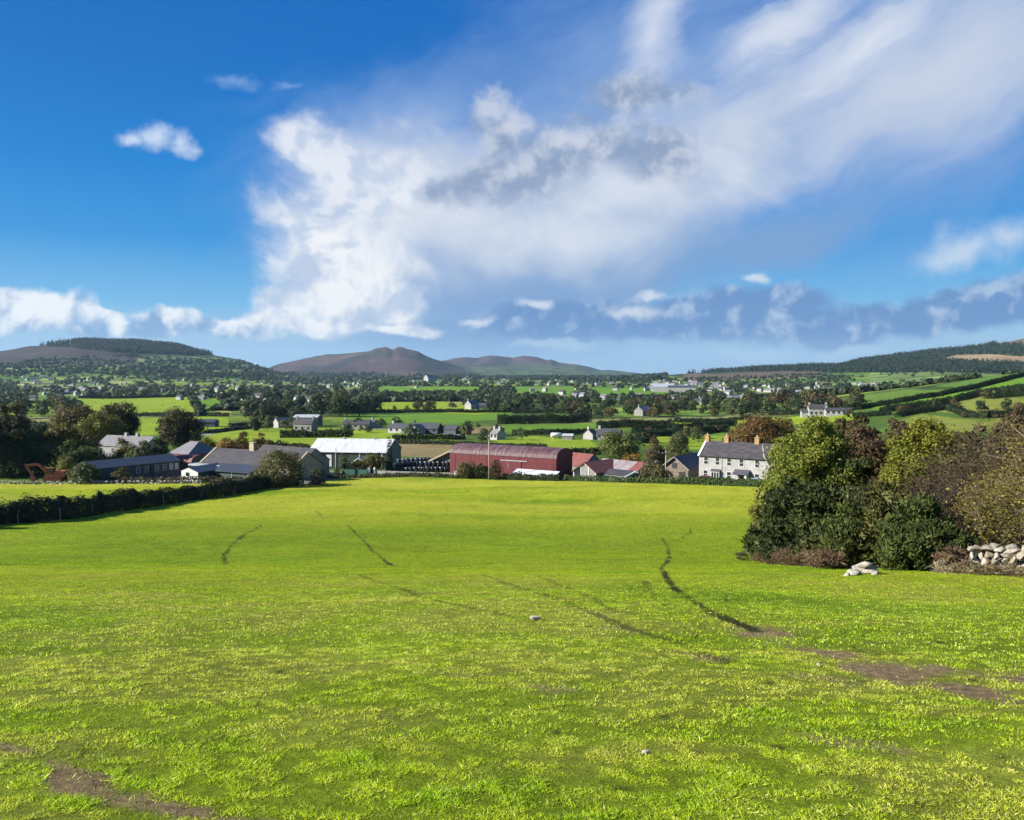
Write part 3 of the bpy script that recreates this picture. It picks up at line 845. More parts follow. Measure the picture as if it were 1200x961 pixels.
def hedge_mesh(name, pts, h, w, leaf, c, c2, cover=1.5, ragged=.3, outward=.7):
    """foliage along a line of ground points, in the space of the first one"""
    pts = np.asarray(pts, float); o = pts[0]
    seg = np.linalg.norm(np.diff(pts[:, :2], axis=0), axis=1); L = seg.sum(); cum = np.concatenate([[0], np.cumsum(seg)])
    k = int(min(42000, max(80, 1.6 * cover * L * (2 * h + w) / (leaf * leaf * .5))))
    s = rng.random(k) * L
    x = np.interp(s, cum, pts[:, 0]); y = np.interp(s, cum, pts[:, 1])
    i = np.clip(np.searchsorted(cum, s) - 1, 0, len(seg) - 1)
    d = np.diff(pts[:, :2], axis=0)[i] / seg[i][:, None]; nx, ny = -d[:, 1], d[:, 0]
    hh = h * (1 - ragged + 2 * ragged * (.55 * fbm(s / (h * 1.3) + o[0], s * 0 + o[1], 7, 3) + .45 * fbm(s / (h * .32) + o[0], s * 0 + o[1], 8, 3)))
    hh = hh * (1 + (rng.random(k) < .08) * .35 * rng.random(k))
    a = rng.random(k) * math.pi
    rad = 1 - .3 * rng.random(k) ** 2
    across = np.cos(a) * w / 2 * rad * (.75 + .5 * vnoise(s / h, a, 3)); up = np.abs(np.sin(a)) ** .6 * hh * rad
    up = np.where(rng.random(k) < .3, up * rng.random(k), up)
    gx, gy = x + nx * across, y + ny * across
    z = H(gx, gy) + up
    c_ = np.stack([gx, gy, z], 1) - o
    nrm = np.stack([nx * np.cos(a), ny * np.cos(a), np.sin(a)], 1) * outward + rand_dirs(k) * (1.2 - outward)
    li = np.floor(s / (h * .9)).astype(int)
    return leaf_mesh(name, c_, nrm, leaf * (.7 + .6 * rng.random(k)), .75, leaf_cols(k, li, c, c2)), o

def hedge(label, line, h, w, leaf, c, c2, name='hedge', cat='hedge', group=None, world=False, step=6, matn='leaf', **kw):
    P_ = [np.array(p, float) if world else G(*p) for p in line]
    out = []
    for a, b in zip(P_[:-1], P_[1:]):
        n = max(2, int(np.linalg.norm((b - a)[:2]) / step))
        for t in np.linspace(0, 1, n, endpoint=False):
            q = a + (b - a) * t; out.append((q[0], q[1], float(H(q[0], q[1]))))
    out.append(tuple(P_[-1]))
    me, o = hedge_mesh(name, out, h, w, leaf, c, c2, **kw)
    return tag(link(name, me, M[matn], None, o), label, cat, group)

def twig_mesh(name, w, h, stems, seed, c, c2, width=.02, leaves=0, leafc=(.1, .08, .02), leaf=.07, spread=.55, subs=7):
    """bare branching stems as slender ribbons, with a few leaves"""
    g = np.random.default_rng(seed); V = []; Fc = []; C = []; tips = []
    def ribbon(a, b, w0, w1, col):
        d = b - a; s = np.cross(d, g.normal(size=3)); s = s / (np.linalg.norm(s) + 1e-9)
        k = len(V); V.extend([a - s * w0, a + s * w0, b + s * w1, b - s * w1]); Fc.append((k, k + 1, k + 2, k + 3)); C.extend([col] * 4)
    for i in range(stems):
        az = g.uniform(0, 2 * math.pi); r0 = w * .18 * math.sqrt(g.random())
        p = np.array([math.cos(az) * r0, math.sin(az) * r0, -.1]); az += g.normal() * .5
        reach = w * .5 * math.sqrt(g.random()); top = h * (.55 + .45 * g.random()) * (1 - .35 * (reach / (w * .5)) ** 2)
        end = np.array([math.cos(az) * reach, math.sin(az) * reach, top])
        col = np.array(c) * (1 - (t := g.random())) + np.array(c2) * t; col = col * g.uniform(.7, 1.3)
        q = p
        for s in range(1, 5):
            nx = p + (end - p) * s / 4 + g.normal(size=3) * .03 * h * np.array([1, 1, .5]); nx[2] += .10 * h * math.sin(math.pi * s / 4)
            ribbon(q, nx, width * (1.2 - .25 * s), width * (1 - .22 * s), col)
            if s >= 2:
                for _ in range(subs):
                    st = q + (nx - q) * g.random(); dd = g.normal(size=3); dd[2] = abs(dd[2]) * .8
                    e2 = st + dd / np.linalg.norm(dd) * h * g.uniform(.05, .16); ribbon(st, e2, width * .5, width * .25, col * g.uniform(.8, 1.2)); tips.append(e2)
            q = nx
        tips.append(q)
    me = np_mesh(name, np.array(V), np.array(Fc)); set_col(me, np.array(C))
    lm = None
    if leaves:
        tp = np.array(tips); idx = g.integers(0, len(tp), leaves)
        cc = tp[idx] + g.normal(size=(leaves, 3)) * .12
        lm = leaf_mesh('leaves', cc, rand_dirs(leaves), leaf * (.6 + .8 * rng.random(leaves)), .7, np.array(leafc)[None] * (.6 + .8 * rng.random(leaves))[:, None])
    return me, lm

# ------------------------------------------------------------------ buildings
def frame_of(L, Rr):
    """origin, direction along the front and length, from the two front corners (photo column, forward distance)"""
    a, b = A(*L), A(*Rr); d = b - a; n = math.hypot(d[0], d[1]); return a, math.atan2(d[1], d[0]), n

def profile(style, D, e, r, base=-1.2):
    if style == 'gable': return [(0, base), (0, e), (D / 2, r), (D, e), (D, base)]
    if style == 'barrel':
        return [(0, base), (0, e)] + [(D / 2 - math.cos(math.pi * i / 10) * D / 2, e + math.sin(math.pi * i / 10) * (r - e)) for i in range(1, 10)] + [(D, e), (D, base)]
    if style == 'mono': return [(0, base), (0, e), (D, r), (D, base)]
    if style == 'flat': return [(0, base), (0, e), (D, e), (D, base)]

def roof_mb(style, n, D, e, r, over=.25, side=.18, th=.12):
    m = MB()
    if style in ('gable', 'barrel', 'mono'):
        top = [(p[0], p[1]) for p in profile(style, D, e, r)][1:-1]
        # carry the eaves outwards along the slope
        (y0, z0), (y1, z1) = top[0], top[1]; k = over / max(math.hypot(y1 - y0, z1 - z0), .01)
        if style == 'barrel': k = min(k, .5)
        top[0] = (y0 - (y1 - y0) * k, z0 - (z1 - z0) * k)
        (y0, z0), (y1, z1) = top[-1], top[-2]; k = over / max(math.hypot(y1 - y0, z1 - z0), .01)
        if style == 'barrel': k = min(k, .5)
        top[-1] = (y0 - (y1 - y0) * k, z0 - (z1 - z0) * k)
        prof_ = [(y, z + .02) for y, z in top] + [(y, z + .02 + th) for y, z in reversed(top)]
        m.prism(prof_, -side, n + side)
    else:
        m.box(-side, -over, e + .02, n + side, D + over, e + .02 + th)
    return m

def window(parent, x, z, w, h, y=0.0, frame='white_paint', glass='glass', face='front', D=0, n=0, name='window', bars=True):
    """a framed window proud of the front wall (or of the right gable)"""
    t = .07; f = MB(); g = MB()
    def bx(m, x0, z0, x1, z1, d0, d1):
        if face == 'front': m.box(x0, y - d1, z0, x1, y - d0, z1)
        else: m.box(n + d0, x0, z0, n + d1, x1, z1)
    bx(f, x - w / 2, z, x + w / 2, z + t, .003, .06); bx(f, x - w / 2, z + h - t, x + w / 2, z + h, .003, .06)
    bx(f, x - w / 2, z + t, x - w / 2 + t, z + h - t, .003, .06); bx(f, x + w / 2 - t, z + t, x + w / 2, z + h - t, .003, .06)
    if bars: bx(f, x - w / 2 + t, z + h * .5 - .03, x + w / 2 - t, z + h * .5 + .03, .003, .055)
    fo = f.build(name, M[frame], parent)
    bx(g, x - w / 2 + t * .9, z + t * .9, x + w / 2 - t * .9, z + h - t * .9, .002, .03)
    g.build('pane', M[glass], fo)
    return fo

def door(parent, x, w, h, mat_='dark_paint', y=0.0, z=0.0, name='door'):
    m = MB(); m.box(x - w / 2, y - .05, z, x + w / 2, y - .002, z + h)
    o = m.build(name, M[mat_], parent)
    MB().box(x + w / 2 - .16, y - .11, z + h * .45, x + w / 2 - .08, y - .052, z + h * .5).build('handle', M['tin'], o)
    return o

def building(name, label, cat, L, Rr, D, e, r, wall, roof, style='gable', over=.25, side=.18, group=None, dz=0.0, th=.12):
    o, ang, n = frame_of(L, Rr)
    t = empty(name, (o[0], o[1], o[2] + dz), ang, label, cat, group)
    MB().prism(profile(style, D, e, r), 0, n).build('wall', M[wall], t)
    roof_o = roof_mb(style, n, D, e, r, over, side, th).build('roof', M[roof], t)
    return t, n, roof_o
# ------------------------------------------------------------------ the ground as one sheet to the horizon
def build_ground():
    az = np.concatenate([np.arange(-180, -46, 4.0), np.arange(-46, 46.001, .13), np.arange(50, 180, 4.0)])
    az = np.radians(az)
    rr = [.35]
    while rr[-1] < 9300:
        r = rr[-1]; g = .02 if r < 150 else (.0105 if r < 4200 else .014)
        rr.append(r * (1 + g))
    rr = np.array(rr)
    X = rr[:, None] * np.sin(az)[None]; Y = rr[:, None] * np.cos(az)[None]
    x, y = X.ravel(), Y.ravel()
    V = np.stack([x, y, H(x, y)], 1)
    V, q = grid_mesh('ground', V, len(rr), len(az), True)
    V = np.vstack([V, [[0, 0, float(H(0, 0))]]])
    me = np_mesh('ground', V, q[:, ::-1], True)
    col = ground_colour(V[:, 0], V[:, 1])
    rv = np.hypot(V[:, 0], V[:, 1]); kk = sstep(rv, 10, 34)[:, None]; col = col * (np.array([[.66, .82, .8]]) * (1 - kk) + kk)      # ground under the grass darkened round the viewer, so gaps between blades read dark
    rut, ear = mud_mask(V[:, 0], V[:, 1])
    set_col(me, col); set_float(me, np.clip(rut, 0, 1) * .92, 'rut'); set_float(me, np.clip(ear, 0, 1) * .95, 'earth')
    o = link('ground', me, M['turf']); tag(o, 'green farmland rolling from the near field down to the valley and up to the hills', kind='structure')
    return o
build_ground()

def build_grass():
    bands = [(2.6, 6, 11000, .0019, 3), (6, 11, 4200, .0032, 3), (11, 20, 950, .0068, 2), (20, 36, 270, .0135, 1), (36, 62, 80, .024, 1), (62, 105, 24, .045, 1), (105, 152, 11, .07, 1)]
    VV, FF, CC = [], [], []; nv = 0
    for r0, r1, dens, wd, _ in bands:
        half = R(40 if r0 < 20 else 36)
        area = half * (r1 * r1 - r0 * r0); n = int(area * dens)
        # blades gather in tufts
        k = n // 6
        r = np.sqrt(rng.uniform(r0 * r0, r1 * r1, k)); a = rng.uniform(-half, half, k)
        cx, cy = r * np.sin(a), r * np.cos(a)
        sp = .018 + .006 * r
        cx = np.repeat(cx, 6) + rng.normal(size=k * 6) * np.repeat(sp, 6); cy = np.repeat(cy, 6) + rng.normal(size=k * 6) * np.repeat(sp, 6)
        x, y = cx, cy
        keep = x < np.interp(y, (15, 20, 26, 47, 60, 150), (22, 17, 14.4, 13.4, 17, 46)) + .6
        rut, ear = mud_mask(x, y)
        keep &= rng.random(len(x)) > np.maximum(np.maximum(ear * .97, rut * .9), 0 * y)
        px = 600 + F * x / y
        keep &= (x > np.interp(y, (0, 60, 74, 100, 150), (-99, -57, -56, -52, -42.5))) & (y < np.interp(px, (240, 330, 400, 520, 660, 780, 890), (152, 158, 170, 166, 159, 152, 145)))
        knob = sstep(fbm(x / .15, y / .13, 211, 3), .34, .64)
        keep &= rng.random(len(x)) > .5 * (1 - knob) * (1 - sstep(np.hypot(x, y), 7, 22))
        x, y = x[keep], y[keep]; n = len(x)
        rk = np.hypot(x, y)
        tall = sstep(fbm(x / .5, y / .42, 201, 3), .47, .72); clump = sstep(fbm(x / 2.6, y / 1.6, 205, 3), .45, .7)
        knob = knob[keep]
        h = (.005 + .006 * rng.random(n) + .012 * knob + .009 * tall * (.2 + .8 * clump)) * (1 + .030 * rk)
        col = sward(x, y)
        col = mixc(col, (.085, .18, .006), .55 * tall * clump)
        col = mixc(col, (.29, .37, .012), .5 * (rng.random(n) < .33))
        far = sstep(rk, 9, 30); tall = tall * (1 - far); h = h * (1 - .38 * far)
        col = mixc(col, (.44, .38, .15), .75 * (1 - far) * (rng.random(n) < .08 + .16 * (1 - tall) * (1 - clump)))
        col = col * (.50 + .38 * far + (.95 - .75 * far) * rng.random(n) ** 1.2)[:, None] * (.78 + .10 * far + (.50 - .30 * far) * knob)[:, None] * np.array([[1.45, 1.56, 1.5]])
        lean = rng.normal(size=(n, 2)) * .75 * h[:, None]
        az = rng.uniform(0, 2 * math.pi, n); sx, sy = np.cos(az) * wd * (.6 + .8 * rng.random(n)), np.sin(az) * wd * (.6 + .8 * rng.random(n))
        z = H(x, y) - .006
        b0 = np.stack([x - sx, y - sy, z], 1); b1 = np.stack([x + sx, y + sy, z], 1)
        mx, my = x + lean[:, 0] * .45, y + lean[:, 1] * .45
        m1 = np.stack([mx + sx * .7, my + sy * .7, z + h * .62], 1)
        tip = np.stack([x + lean[:, 0], y + lean[:, 1], z + h], 1)
        # two triangles: base-base-mid, base-mid-tip
        V = np.stack([b0, b1, m1, tip], 1).reshape(-1, 3)
        f = np.arange(n)[:, None] * 4
        F2 = np.concatenate([f + np.array([[0, 1, 2]]), f + np.array([[0, 2, 3]])])
        VV.append(V); FF.append(F2 + nv); CC.append(np.repeat(col, 4, 0)); nv += len(V)
    me = np_mesh('grass', np.vstack(VV), np.vstack(FF)); set_col(me, np.vstack(CC))
    o = link('grass', me, M['blade']); tag(o, 'short grazed grass with straw-coloured patches and small tufts', 'grass', kind='stuff')
build_grass()
# ------------------------------------------------------------------ thicket on the right
GORSE, GORSE2 = (.020, .044, .013), (.050, .078, .020)
GORSE, GORSE2 = (.013, .025, .006), (.046, .064, .012)
def shrub(name, label, px, y, w, h, c, c2, leaf, n, seed, nl=14, lobe=(.2, .32), mat_='needle', aspect=.35, cat='bush', outward=.55, stem_h=.5, dx=0, group=None):
    p = A(px, y); p[0] += dx
    L = crown_lobes(w, h, -.25 * h if h < 6 else -.1 * h, nl, seed, lobe, .8)
    pts, nn, li = lobe_cloud(L, n, outward, .34 if name == 'gorse_bush' else .45, keep_out=.78 if name == 'gorse_bush' else .55)
    k = pts[:, 2] > -.05; pts, nn, li = pts[k], nn[k], li[k]
    me = leaf_mesh('foliage', pts, nn, leaf * np.exp(rng.normal(size=len(pts)) * .38) * .92, aspect, leaf_cols(len(pts), li, c, c2), aspect < .36)
    o = empty(name, p, seed * 1.3, label, cat, group)
    link('foliage', me, M[mat_], o)
    if name == 'gorse_bush' and n > 6000:      # long prickly shoots that break the outline
        k2 = n // 9; pts, nn, li = lobe_cloud(L, k2, .8, .12, keep_out=.9); pts = pts + unit(nn) * (.05 + .16 * rng.random(len(pts)) ** 2)[:, None]
        kk = pts[:, 2] > .1; pts, nn, li = pts[kk], nn[kk], li[kk]; nn[:, 2] += .5
        link('shoots', leaf_mesh('shoots', pts, nn, leaf * (1.2 + 1.4 * rng.random(len(pts))), .22, leaf_cols(len(pts), li, c, c2) * 1.15, True), M[mat_], o)
    trunk_mb(h * stem_h, max(.03, h * .016), L, seed, 5, 6, .06).build('stem', M['bark'], o, smooth=True)
    return o

shrub('gorse_bush', 'tallest dark gorse bush, at the field end of the thicket facing the grass', 932, 45, 4.9, 4.9, GORSE, GORSE2, .17, 26000, 1, 67, (.07, .15), aspect=.42, outward=.72)
shrub('gorse_bush', 'dark gorse bush bulging in the middle of the thicket below the ash tree', 968, 40.5, 4.2, 4.2, GORSE, (.052, .062, .013), .16, 22000, 2, 62, (.07, .15), aspect=.42, outward=.72)
shrub('gorse_bush', 'low dark gorse bush at the outermost tip of the thicket beside the open field', 898, 47, 2.5, 2.3, GORSE, GORSE2, .15, 9000, 3, 36, (.07, .15), aspect=.42, outward=.72)
shrub('gorse_bush', 'rounded green gorse bush directly behind the heap of white stones', 1003, 34, 3.2, 2.75, (.026, .044, .008), (.072, .084, .015), .13, 17000, 4, 52, (.07, .15), aspect=.42, outward=.72)
shrub('gorse_bush', 'olive gorse bush with bare straw-coloured stems in the middle of the thicket', 1042, 33.5, 3.3, 3.5, (.034, .044, .010), (.092, .088, .022), .13, 18000, 5, 57, (.07, .15), aspect=.42, outward=.72)
shrub('gorse_bush', 'dense dark green gorse bush left of the dry stone wall', 1082, 30, 2.9, 2.95, (.020, .036, .008), (.060, .074, .014), .12, 19000, 6, 57, (.07, .15), aspect=.42, outward=.72)
shrub('gorse_bush', 'small dark gorse bush touching the left end of the dry stone wall', 1112, 28.6, 1.9, 2.1, (.020, .035, .008), (.058, .068, .014), .11, 12000, 7, 41, (.07, .15), aspect=.42, outward=.72)
shrub('gorse_bush', 'short green gorse bush reaching down to the grass between white stones and wall', 1062, 28.4, 2.0, 1.5, (.024, .042, .008), (.066, .08, .014), .11, 9000, 8, 36, (.07, .15), aspect=.42, outward=.72)
for i, (px, y, w, h) in enumerate([(903, 46.0, 2.0, .5), (926, 41.5, 2.5, .72), (950, 37.2, 1.9, .55), (974, 33.0, 1.9, .62), (1122, 27.2, 1.4, 1.15)]):
    lab = ['brown bracken under the outer tip of the gorse thicket', 'brown bracken under the tallest gorse bush', 'brown bracken at the foot of the middle gorse bush',
           'low brown bracken just left of the heap of white stones', 'tall rusty bracken between the dark gorse and the dry stone wall'][i]
    shrub('bracken', lab, px, y, w, h, (.085, .052, .027), (.18, .125, .070), .13, 4600, 20 + i, 16, (.10, .24), 'leaf', .2, 'bracken', .3, .3)
shrub('tussock', 'tuft of grey-brown weeds standing alone in the grass beyond the gorse tip', 872, 46.5, .9, .55, (.05, .06, .03), (.1, .09, .05), .08, 900, 31, 6, (.25, .36), 'leaf', .25, 'weeds', .3, .2)
shrub('tussock', 'tuft of pale dead weeds standing at the grass edge before the stone wall', 1105, 25.4, .8, .42, (.22, .19, .12), (.32, .27, .17), .07, 700, 32, 6, (.25, .36), 'leaf', .22, 'weeds', .2, .2)

def tree(name, label, px, y, w, h, z0, c, c2, nleaf, leaf, seed, nl=18, lobe=(.18, .28), bark='bark', leafmat='leaf', group=None, aspect=.7, outward=.7, cat='tree', trunk_r=None, limbs=8):
    return put_tree(name, label, cat, A(px, y), make_tree(w, h, z0, c, c2, nleaf, leaf, seed, nl, lobe, bark, leafmat, aspect, trunk_r, outward, limbs), seed * .7, group=group)

ash = tree('ash_tree', 'tall green ash tree with a pale forked trunk rising behind the dark gorse', 952, 57, 7.2, 9.3, 2.0, (.075, .105, .014), (.175, .190, .026), 44000, .15, 41, 120, (.075, .16), 'pale_bark', limbs=22)
_m = MB(); _m.tube([(.2, -1.2, 2.2), (.35, -2.9, 4.4), (.5, -3.5, 5.6)], [.17, .13, .10], 7); _m.tube([(.5, -3.5, 5.6), (.95, -3.7, 6.3), (1.2, -3.6, 7.2)], [.09, .07, .03], 6); _m.tube([(.5, -3.5, 5.6), (.35, -3.8, 6.4), (.1, -3.7, 7.1)], [.08, .06, .03], 6)
_m.build('limb', M['pale_bark'], ash, smooth=True)
tree('ash_tree', 'slim yellow-green sapling at the left edge of the thicket near the white farmhouse', 905, 61, 3.4, 5.2, .6, (.12, .15, .02), (.20, .20, .03), 9000, .19, 42, 16, (.18, .28))
tree('thorn_tree', 'bright yellow-green rounded tree in the middle of the right-hand thicket', 1086, 52, 5.6, 8.5, .8, (.085, .108, .013), (.20, .20, .024), 42000, .14, 43, 105, (.075, .16))
tree('thorn_tree', 'dark russet tree standing between the ash and the yellow-green tree', 1033, 68, 7.6, 10.4, 1.0, (.060, .042, .022), (.120, .080, .036), 29700, 0.194, 44, 49, (.09, .16))
tree('thorn_tree', 'dark brown-green tree behind the ash, its top against the pale hillside', 998, 84, 9.0, 11.6, 1.2, (.040, .045, .016), (.088, .070, .026), 22950, 0.238, 45, 45, (.09, .16))
tree('thorn_tree', 'golden-olive tree peeping over the yellow-green tree', 1104, 74, 8.2, 10.3, 1.2, (.065, .062, .016), (.150, .120, .024), 21600, 0.220, 46, 45, (.09, .16))
tree('thorn_tree', 'brown-olive tree low behind the twiggy scrub, below the pale hillside', 1140, 66, 7.0, 9.0, 1.0, (.055, .050, .024), (.110, .085, .04), 21600, 0.194, 47, 45, (.09, .16))
tree('thorn_tree', 'tall brown thorn tree at the picture edge above the yellow-leaved shrub', 1205, 52, 6.2, 9.2, .9, (.066, .050, .026), (.120, .086, .042), 21600, 0.176, 48, 57, (.09, .16))
tree('thorn_tree', 'olive-brown thorn tree at the far right of the thicket, behind the stone wall', 1262, 47, 6.0, 8.6, .9, (.066, .056, .026), (.120, .095, .042), 16200, 0.176, 49, 49, (.09, .16))
tree('thorn_tree', 'dark green tree filling the gap behind the middle gorse bushes', 1008, 54, 5.0, 6.2, .4, (.030, .050, .014), (.065, .078, .02), 18900, 0.176, 50, 45, (.09, .16))

def twig_shrub(label, px, y, w, h, stems, seed, c, c2, width, leaves, leafc, leaf, subs=9, name='twiggy_shrub'):
    o = empty(name, A(px, y), seed, label, 'shrub')
    a, b = twig_mesh('stems', w, h, stems, seed, c, c2, width, leaves, leafc, leaf, subs=subs)
    link('stems', a, M['twig'], o)
    if b: link('leaves', b, M['leaf'], o)
    return o
twig_shrub('purple-brown leafless shrub between the dark gorse and the yellow-green tree', 1108, 38, 5.2, 5.2, 190, 61, (.046, .032, .022), (.095, .068, .045), .014, 6500, (.066, .045, .03), .09)
twig_shrub('tall brown twiggy shrub with a sprinkling of olive leaves at the right edge', 1168, 42, 6.0, 7.6, 210, 62, (.055, .040, .028), (.115, .085, .055), .016, 16000, (.058, .048, .020), .10)
twig_shrub('yellow-leaved shrub with pale drooping stems spilling over the dry stone wall', 1186, 29.5, 3.4, 3.7, 200, 63, (.07, .06, .04), (.19, .16, .11), .010, 11000, (.15, .125, .022), .08)
twig_shrub('bushy yellow-leaved shrub at the picture edge behind the stone wall', 1222, 31, 3.2, 5.6, 120, 64, (.10, .08, .05), (.2, .16, .11), .012, 11000, (.15, .115, .022), .085)
twig_shrub('reddish leafless shrub in the shade between ash tree and middle gorse', 1008, 42, 3.0, 3.8, 110, 65, (.09, .055, .045), (.15, .10, .075), .016, 1400, (.07, .06, .03), .09)

def stone_geo(m, c, s, seed):
    g = np.random.default_rng(seed); bm = bmesh.new(); bmesh.ops.create_icosphere(bm, subdivisions=2, radius=1)
    pl = [(Vector(g.normal(size=3)).normalized(), g.uniform(.5, .85)) for _ in range(14)]
    vs = []
    for v in bm.verts:
        p = v.co.copy()
        for n_, d_ in pl:
            k = p.dot(n_) - d_
            if k > 0: p -= n_ * k
        vs.append((c[0] + p.x * s[0], c[1] + p.y * s[1], c[2] + p.z * s[2]))
    bm.verts.index_update()
    m.add(vs, [tuple(v.index for v in f.verts) for f in bm.faces]); bm.free()

def build_stone_wall():
    a = A(1137, 27.2); b = A(1260, 25.6)
    d = b - a; L = math.hypot(d[0], d[1]); ang = math.atan2(d[1], d[0])
    o = empty('stone_wall', a, ang, 'dry stone wall of big pale boulders at the right edge below the shrubs', 'wall')
    g = np.random.default_rng(3); m = MB(); cap = MB()
    for row, (z, hh) in enumerate([(.08, .17), (.27, .15), (.45, .14), (.62, .13), (.77, .11)]):
        x = .02 + .11 * (row % 2)
        while x < L:
            w = g.uniform(.09, .24)
            ex, ey = x + w, -.08 + g.normal() * .04
            gz = float(H(a[0] + math.cos(ang) * ex, a[1] + math.sin(ang) * ex)) - a[2]
            stone_geo(m, (ex, ey, gz + z + g.normal() * .03), (w * 1.35, .34, hh * g.uniform(1.15, 1.7)), int(g.integers(1e6)))
            x += 2 * w * .92
    core = MB(); gz1 = float(H(a[0] + d[0], a[1] + d[1])) - a[2]
    core.add([(.1, .04, -.3), (L, .04, gz1 - .3), (L, .2, gz1 - .3), (.1, .2, -.3), (.1, .04, .72), (L, .04, gz1 + .72), (L, .2, gz1 + .72), (.1, .2, .72)], [(0, 3, 2, 1), (4, 5, 6, 7), (0, 1, 5, 4), (1, 2, 6, 5), (2, 3, 7, 6), (3, 0, 4, 7)])
    core.build('wall_core', M['bark'], o)
    x = .1
    while x < L:
        w = g.uniform(.14, .3); gz = float(H(a[0] + math.cos(ang) * x, a[1] + math.sin(ang) * x)) - a[2]
        if g.random() < .6: stone_geo(cap, (x + w, 0, gz + .9 + g.normal() * .04), (w, .22, .12 * g.uniform(.7, 1.5)), int(g.integers(1e6)))
        x += 2.1 * w
    m.build('wall_face', M['wall_stone'], o); cap.build('cope_stone', M['moss_stone'], o)
build_stone_wall()
for px, py, s, lab in [(1008, 671, (.42, .3, .2), 'largest white boulder in the heap at the foot of the gorse'), (1001, 674, (.32, .22, .15), 'flat white boulder at the left of the heap under the gorse'),
                       (1019, 672, (.32, .24, .17), 'white boulder at the right of the heap under the gorse'), (1013, 664, (.26, .2, .12), 'pale boulder perched on top of the heap under the gorse'),
                       (1026, 674, (.16, .14, .1), 'small pale stone at the right foot of the boulder heap'), (993, 675, (.14, .12, .09), 'small pale stone at the left foot of the boulder heap')]:
    p = G(px, min(py, 676)) if py > 668 else G(px, 672)
    m = MB(); stone_geo(m, (0, 0, s[2] * .5 + (.2 if py < 668 else 0)), s, int(px))
    tag(m.build('boulder', M['stone'], None, p), lab, 'boulder', 'white boulders heaped at the foot of the gorse')
for px, py, s, lab in [(627, 727, .16, 'lone pale stone lying in the middle of the field'), (756, 883, .055, 'small white stone in the grass near the viewer'), (960, 780, .06, 'pale stone on the bare earth of the right-hand track')]:
    m = MB(); stone_geo(m, (0, 0, s * .25), (s * .7, s * .5, s * .34), px)
    tag(m.build('stone', M['stone'], None, G(px, py)), lab, 'stone', 'stones lying in the field')

# ------------------------------------------------------------------ the hedge bank on the left
def wl(pts):
    return [(x, y, float(H(x, y))) for x, y in pts]
HB = [(-58, 74), (-55, 84), (-54, 100), (-51.5, 116), (-48.5, 132), (-45.5, 148)]
hd = hedge('long dark gorse-topped hedge bank along the left side of the big field', wl(HB), 2.3, 2.6, .30, (.010, .017, .006), (.034, .042, .013), name='hedge_bank', world=True, step=3, ragged=.5, cover=1.6, outward=.9, matn='needle')
hedge('grey-brown bramble hedge at the far end of the dark hedge bank', wl([(-46.5, 143), (-44.0, 152), (-41, 156)]), 2.1, 2.2, .26, (.06, .065, .035), (.13, .12, .08), world=True, step=3, ragged=.4)
g_ = np.random.default_rng(9)
for i, t in enumerate((.12, .24, .33, .41, .6, .72, .84)):
    k = t * (len(HB) - 1); j = int(k); q = np.array(HB[j]) * (1 - k + j) + np.array(HB[j + 1]) * (k - j) + np.array([1.35, 0])
    m = MB(); m.tube([(0, 0, -.3), (g_.normal() * .05, 0, .8), (g_.normal() * .1, 0, 1.5)], [.06, .055, .045], 6)
    tag(m.build('fence_post', M['pole'], None, (q[0], q[1], float(H(*q)))), 'grey timber fence post in front of the dark hedge bank', 'fence post', 'fence posts along the dark hedge bank')
# the fallen field wall beyond the hedge, with scrub
def rubble_wall(label, line, h, w, stone, seed, name='stone_wall', mat_='moss_stone', gap=.1):
    P_ = [A(*p) for p in line]; o = P_[0]; m = MB(); g = np.random.default_rng(seed)
    for a, b in zip(P_[:-1], P_[1:]):
        L = np.linalg.norm((b - a)[:2]); x = 0
        while x < L:
            q = a + (b - a) * x / L
            for z in np.arange(.1, h, stone * .9):
                if g.random() > gap: stone_geo(m, (q[0] - o[0] + g.normal() * .1, q[1] - o[1] + g.normal() * w * .3, float(H(q[0], q[1])) - o[2] + z), (stone * g.uniform(.6, 1.1), w * .6, stone * g.uniform(.4, .7)), int(g.integers(1e6)))
            x += stone * 1.5
    return tag(m.build(name, M[mat_], None, o), label, 'wall')
rubble_wall('low tumbled field wall of pale stones below the old excavator', [(-40, 160), (110, 157), (235, 156)], .55, .7, .42, 5, mat_='stone')
hedge('brown bramble scrub growing along the low field wall by the long shed', [A(95, 160), A(180, 159), A(240, 158), A(300, 157)], 1.1, 1.6, .3, (.055, .05, .025), (.12, .105, .05), world=True, step=4, ragged=.5, cover=.9)

for i, (x, y, w, h) in enumerate([(-57.5, 78, 3, 2.9), (-55.6, 83, 2.6, 3.1), (-54.9, 90, 2.8, 2.9), (-54.3, 97, 3.0, 3.2), (-53.2, 104, 2.6, 2.8), (-52.2, 111, 2.4, 2.9), (-49.8, 125, 2.4, 2.6)]):
    shrub('gorse_bush', 'dark gorse bush growing out of the top of the left-hand hedge bank', 600 + F * x / y, y, w, h, (.009, .015, .005), (.030, .038, .012), .24, 3600, 130 + i, 16, (.1, .18), aspect=.45, outward=.7, group='gorse bushes on the left-hand hedge bank')
tree('thorn_tree', 'thorn tree outside the left picture edge behind the dark hedge bank', -172, 76, 6.5, 8.6, .8, (.03, .04, .014), (.07, .07, .024), 5000, .34, 141, 20, (.14, .24))

for px, y, w, h in [(1128, 26.2, .7, .34), (1152, 25.6, .8, .30), (1171, 25.3, .6, .38), (1192, 25.1, .8, .32), (1206, 24.6, .6, .3)]:
    shrub('tussock', 'tuft of dry straw-coloured grass at the foot of the dry stone wall', px, y, w, h, (.16, .125, .06), (.30, .25, .13), .09, 650, int(px), 7, (.2, .34), 'leaf', .2, 'weeds', .2, .2, group='dry grass tufts at the foot of the stone wall')
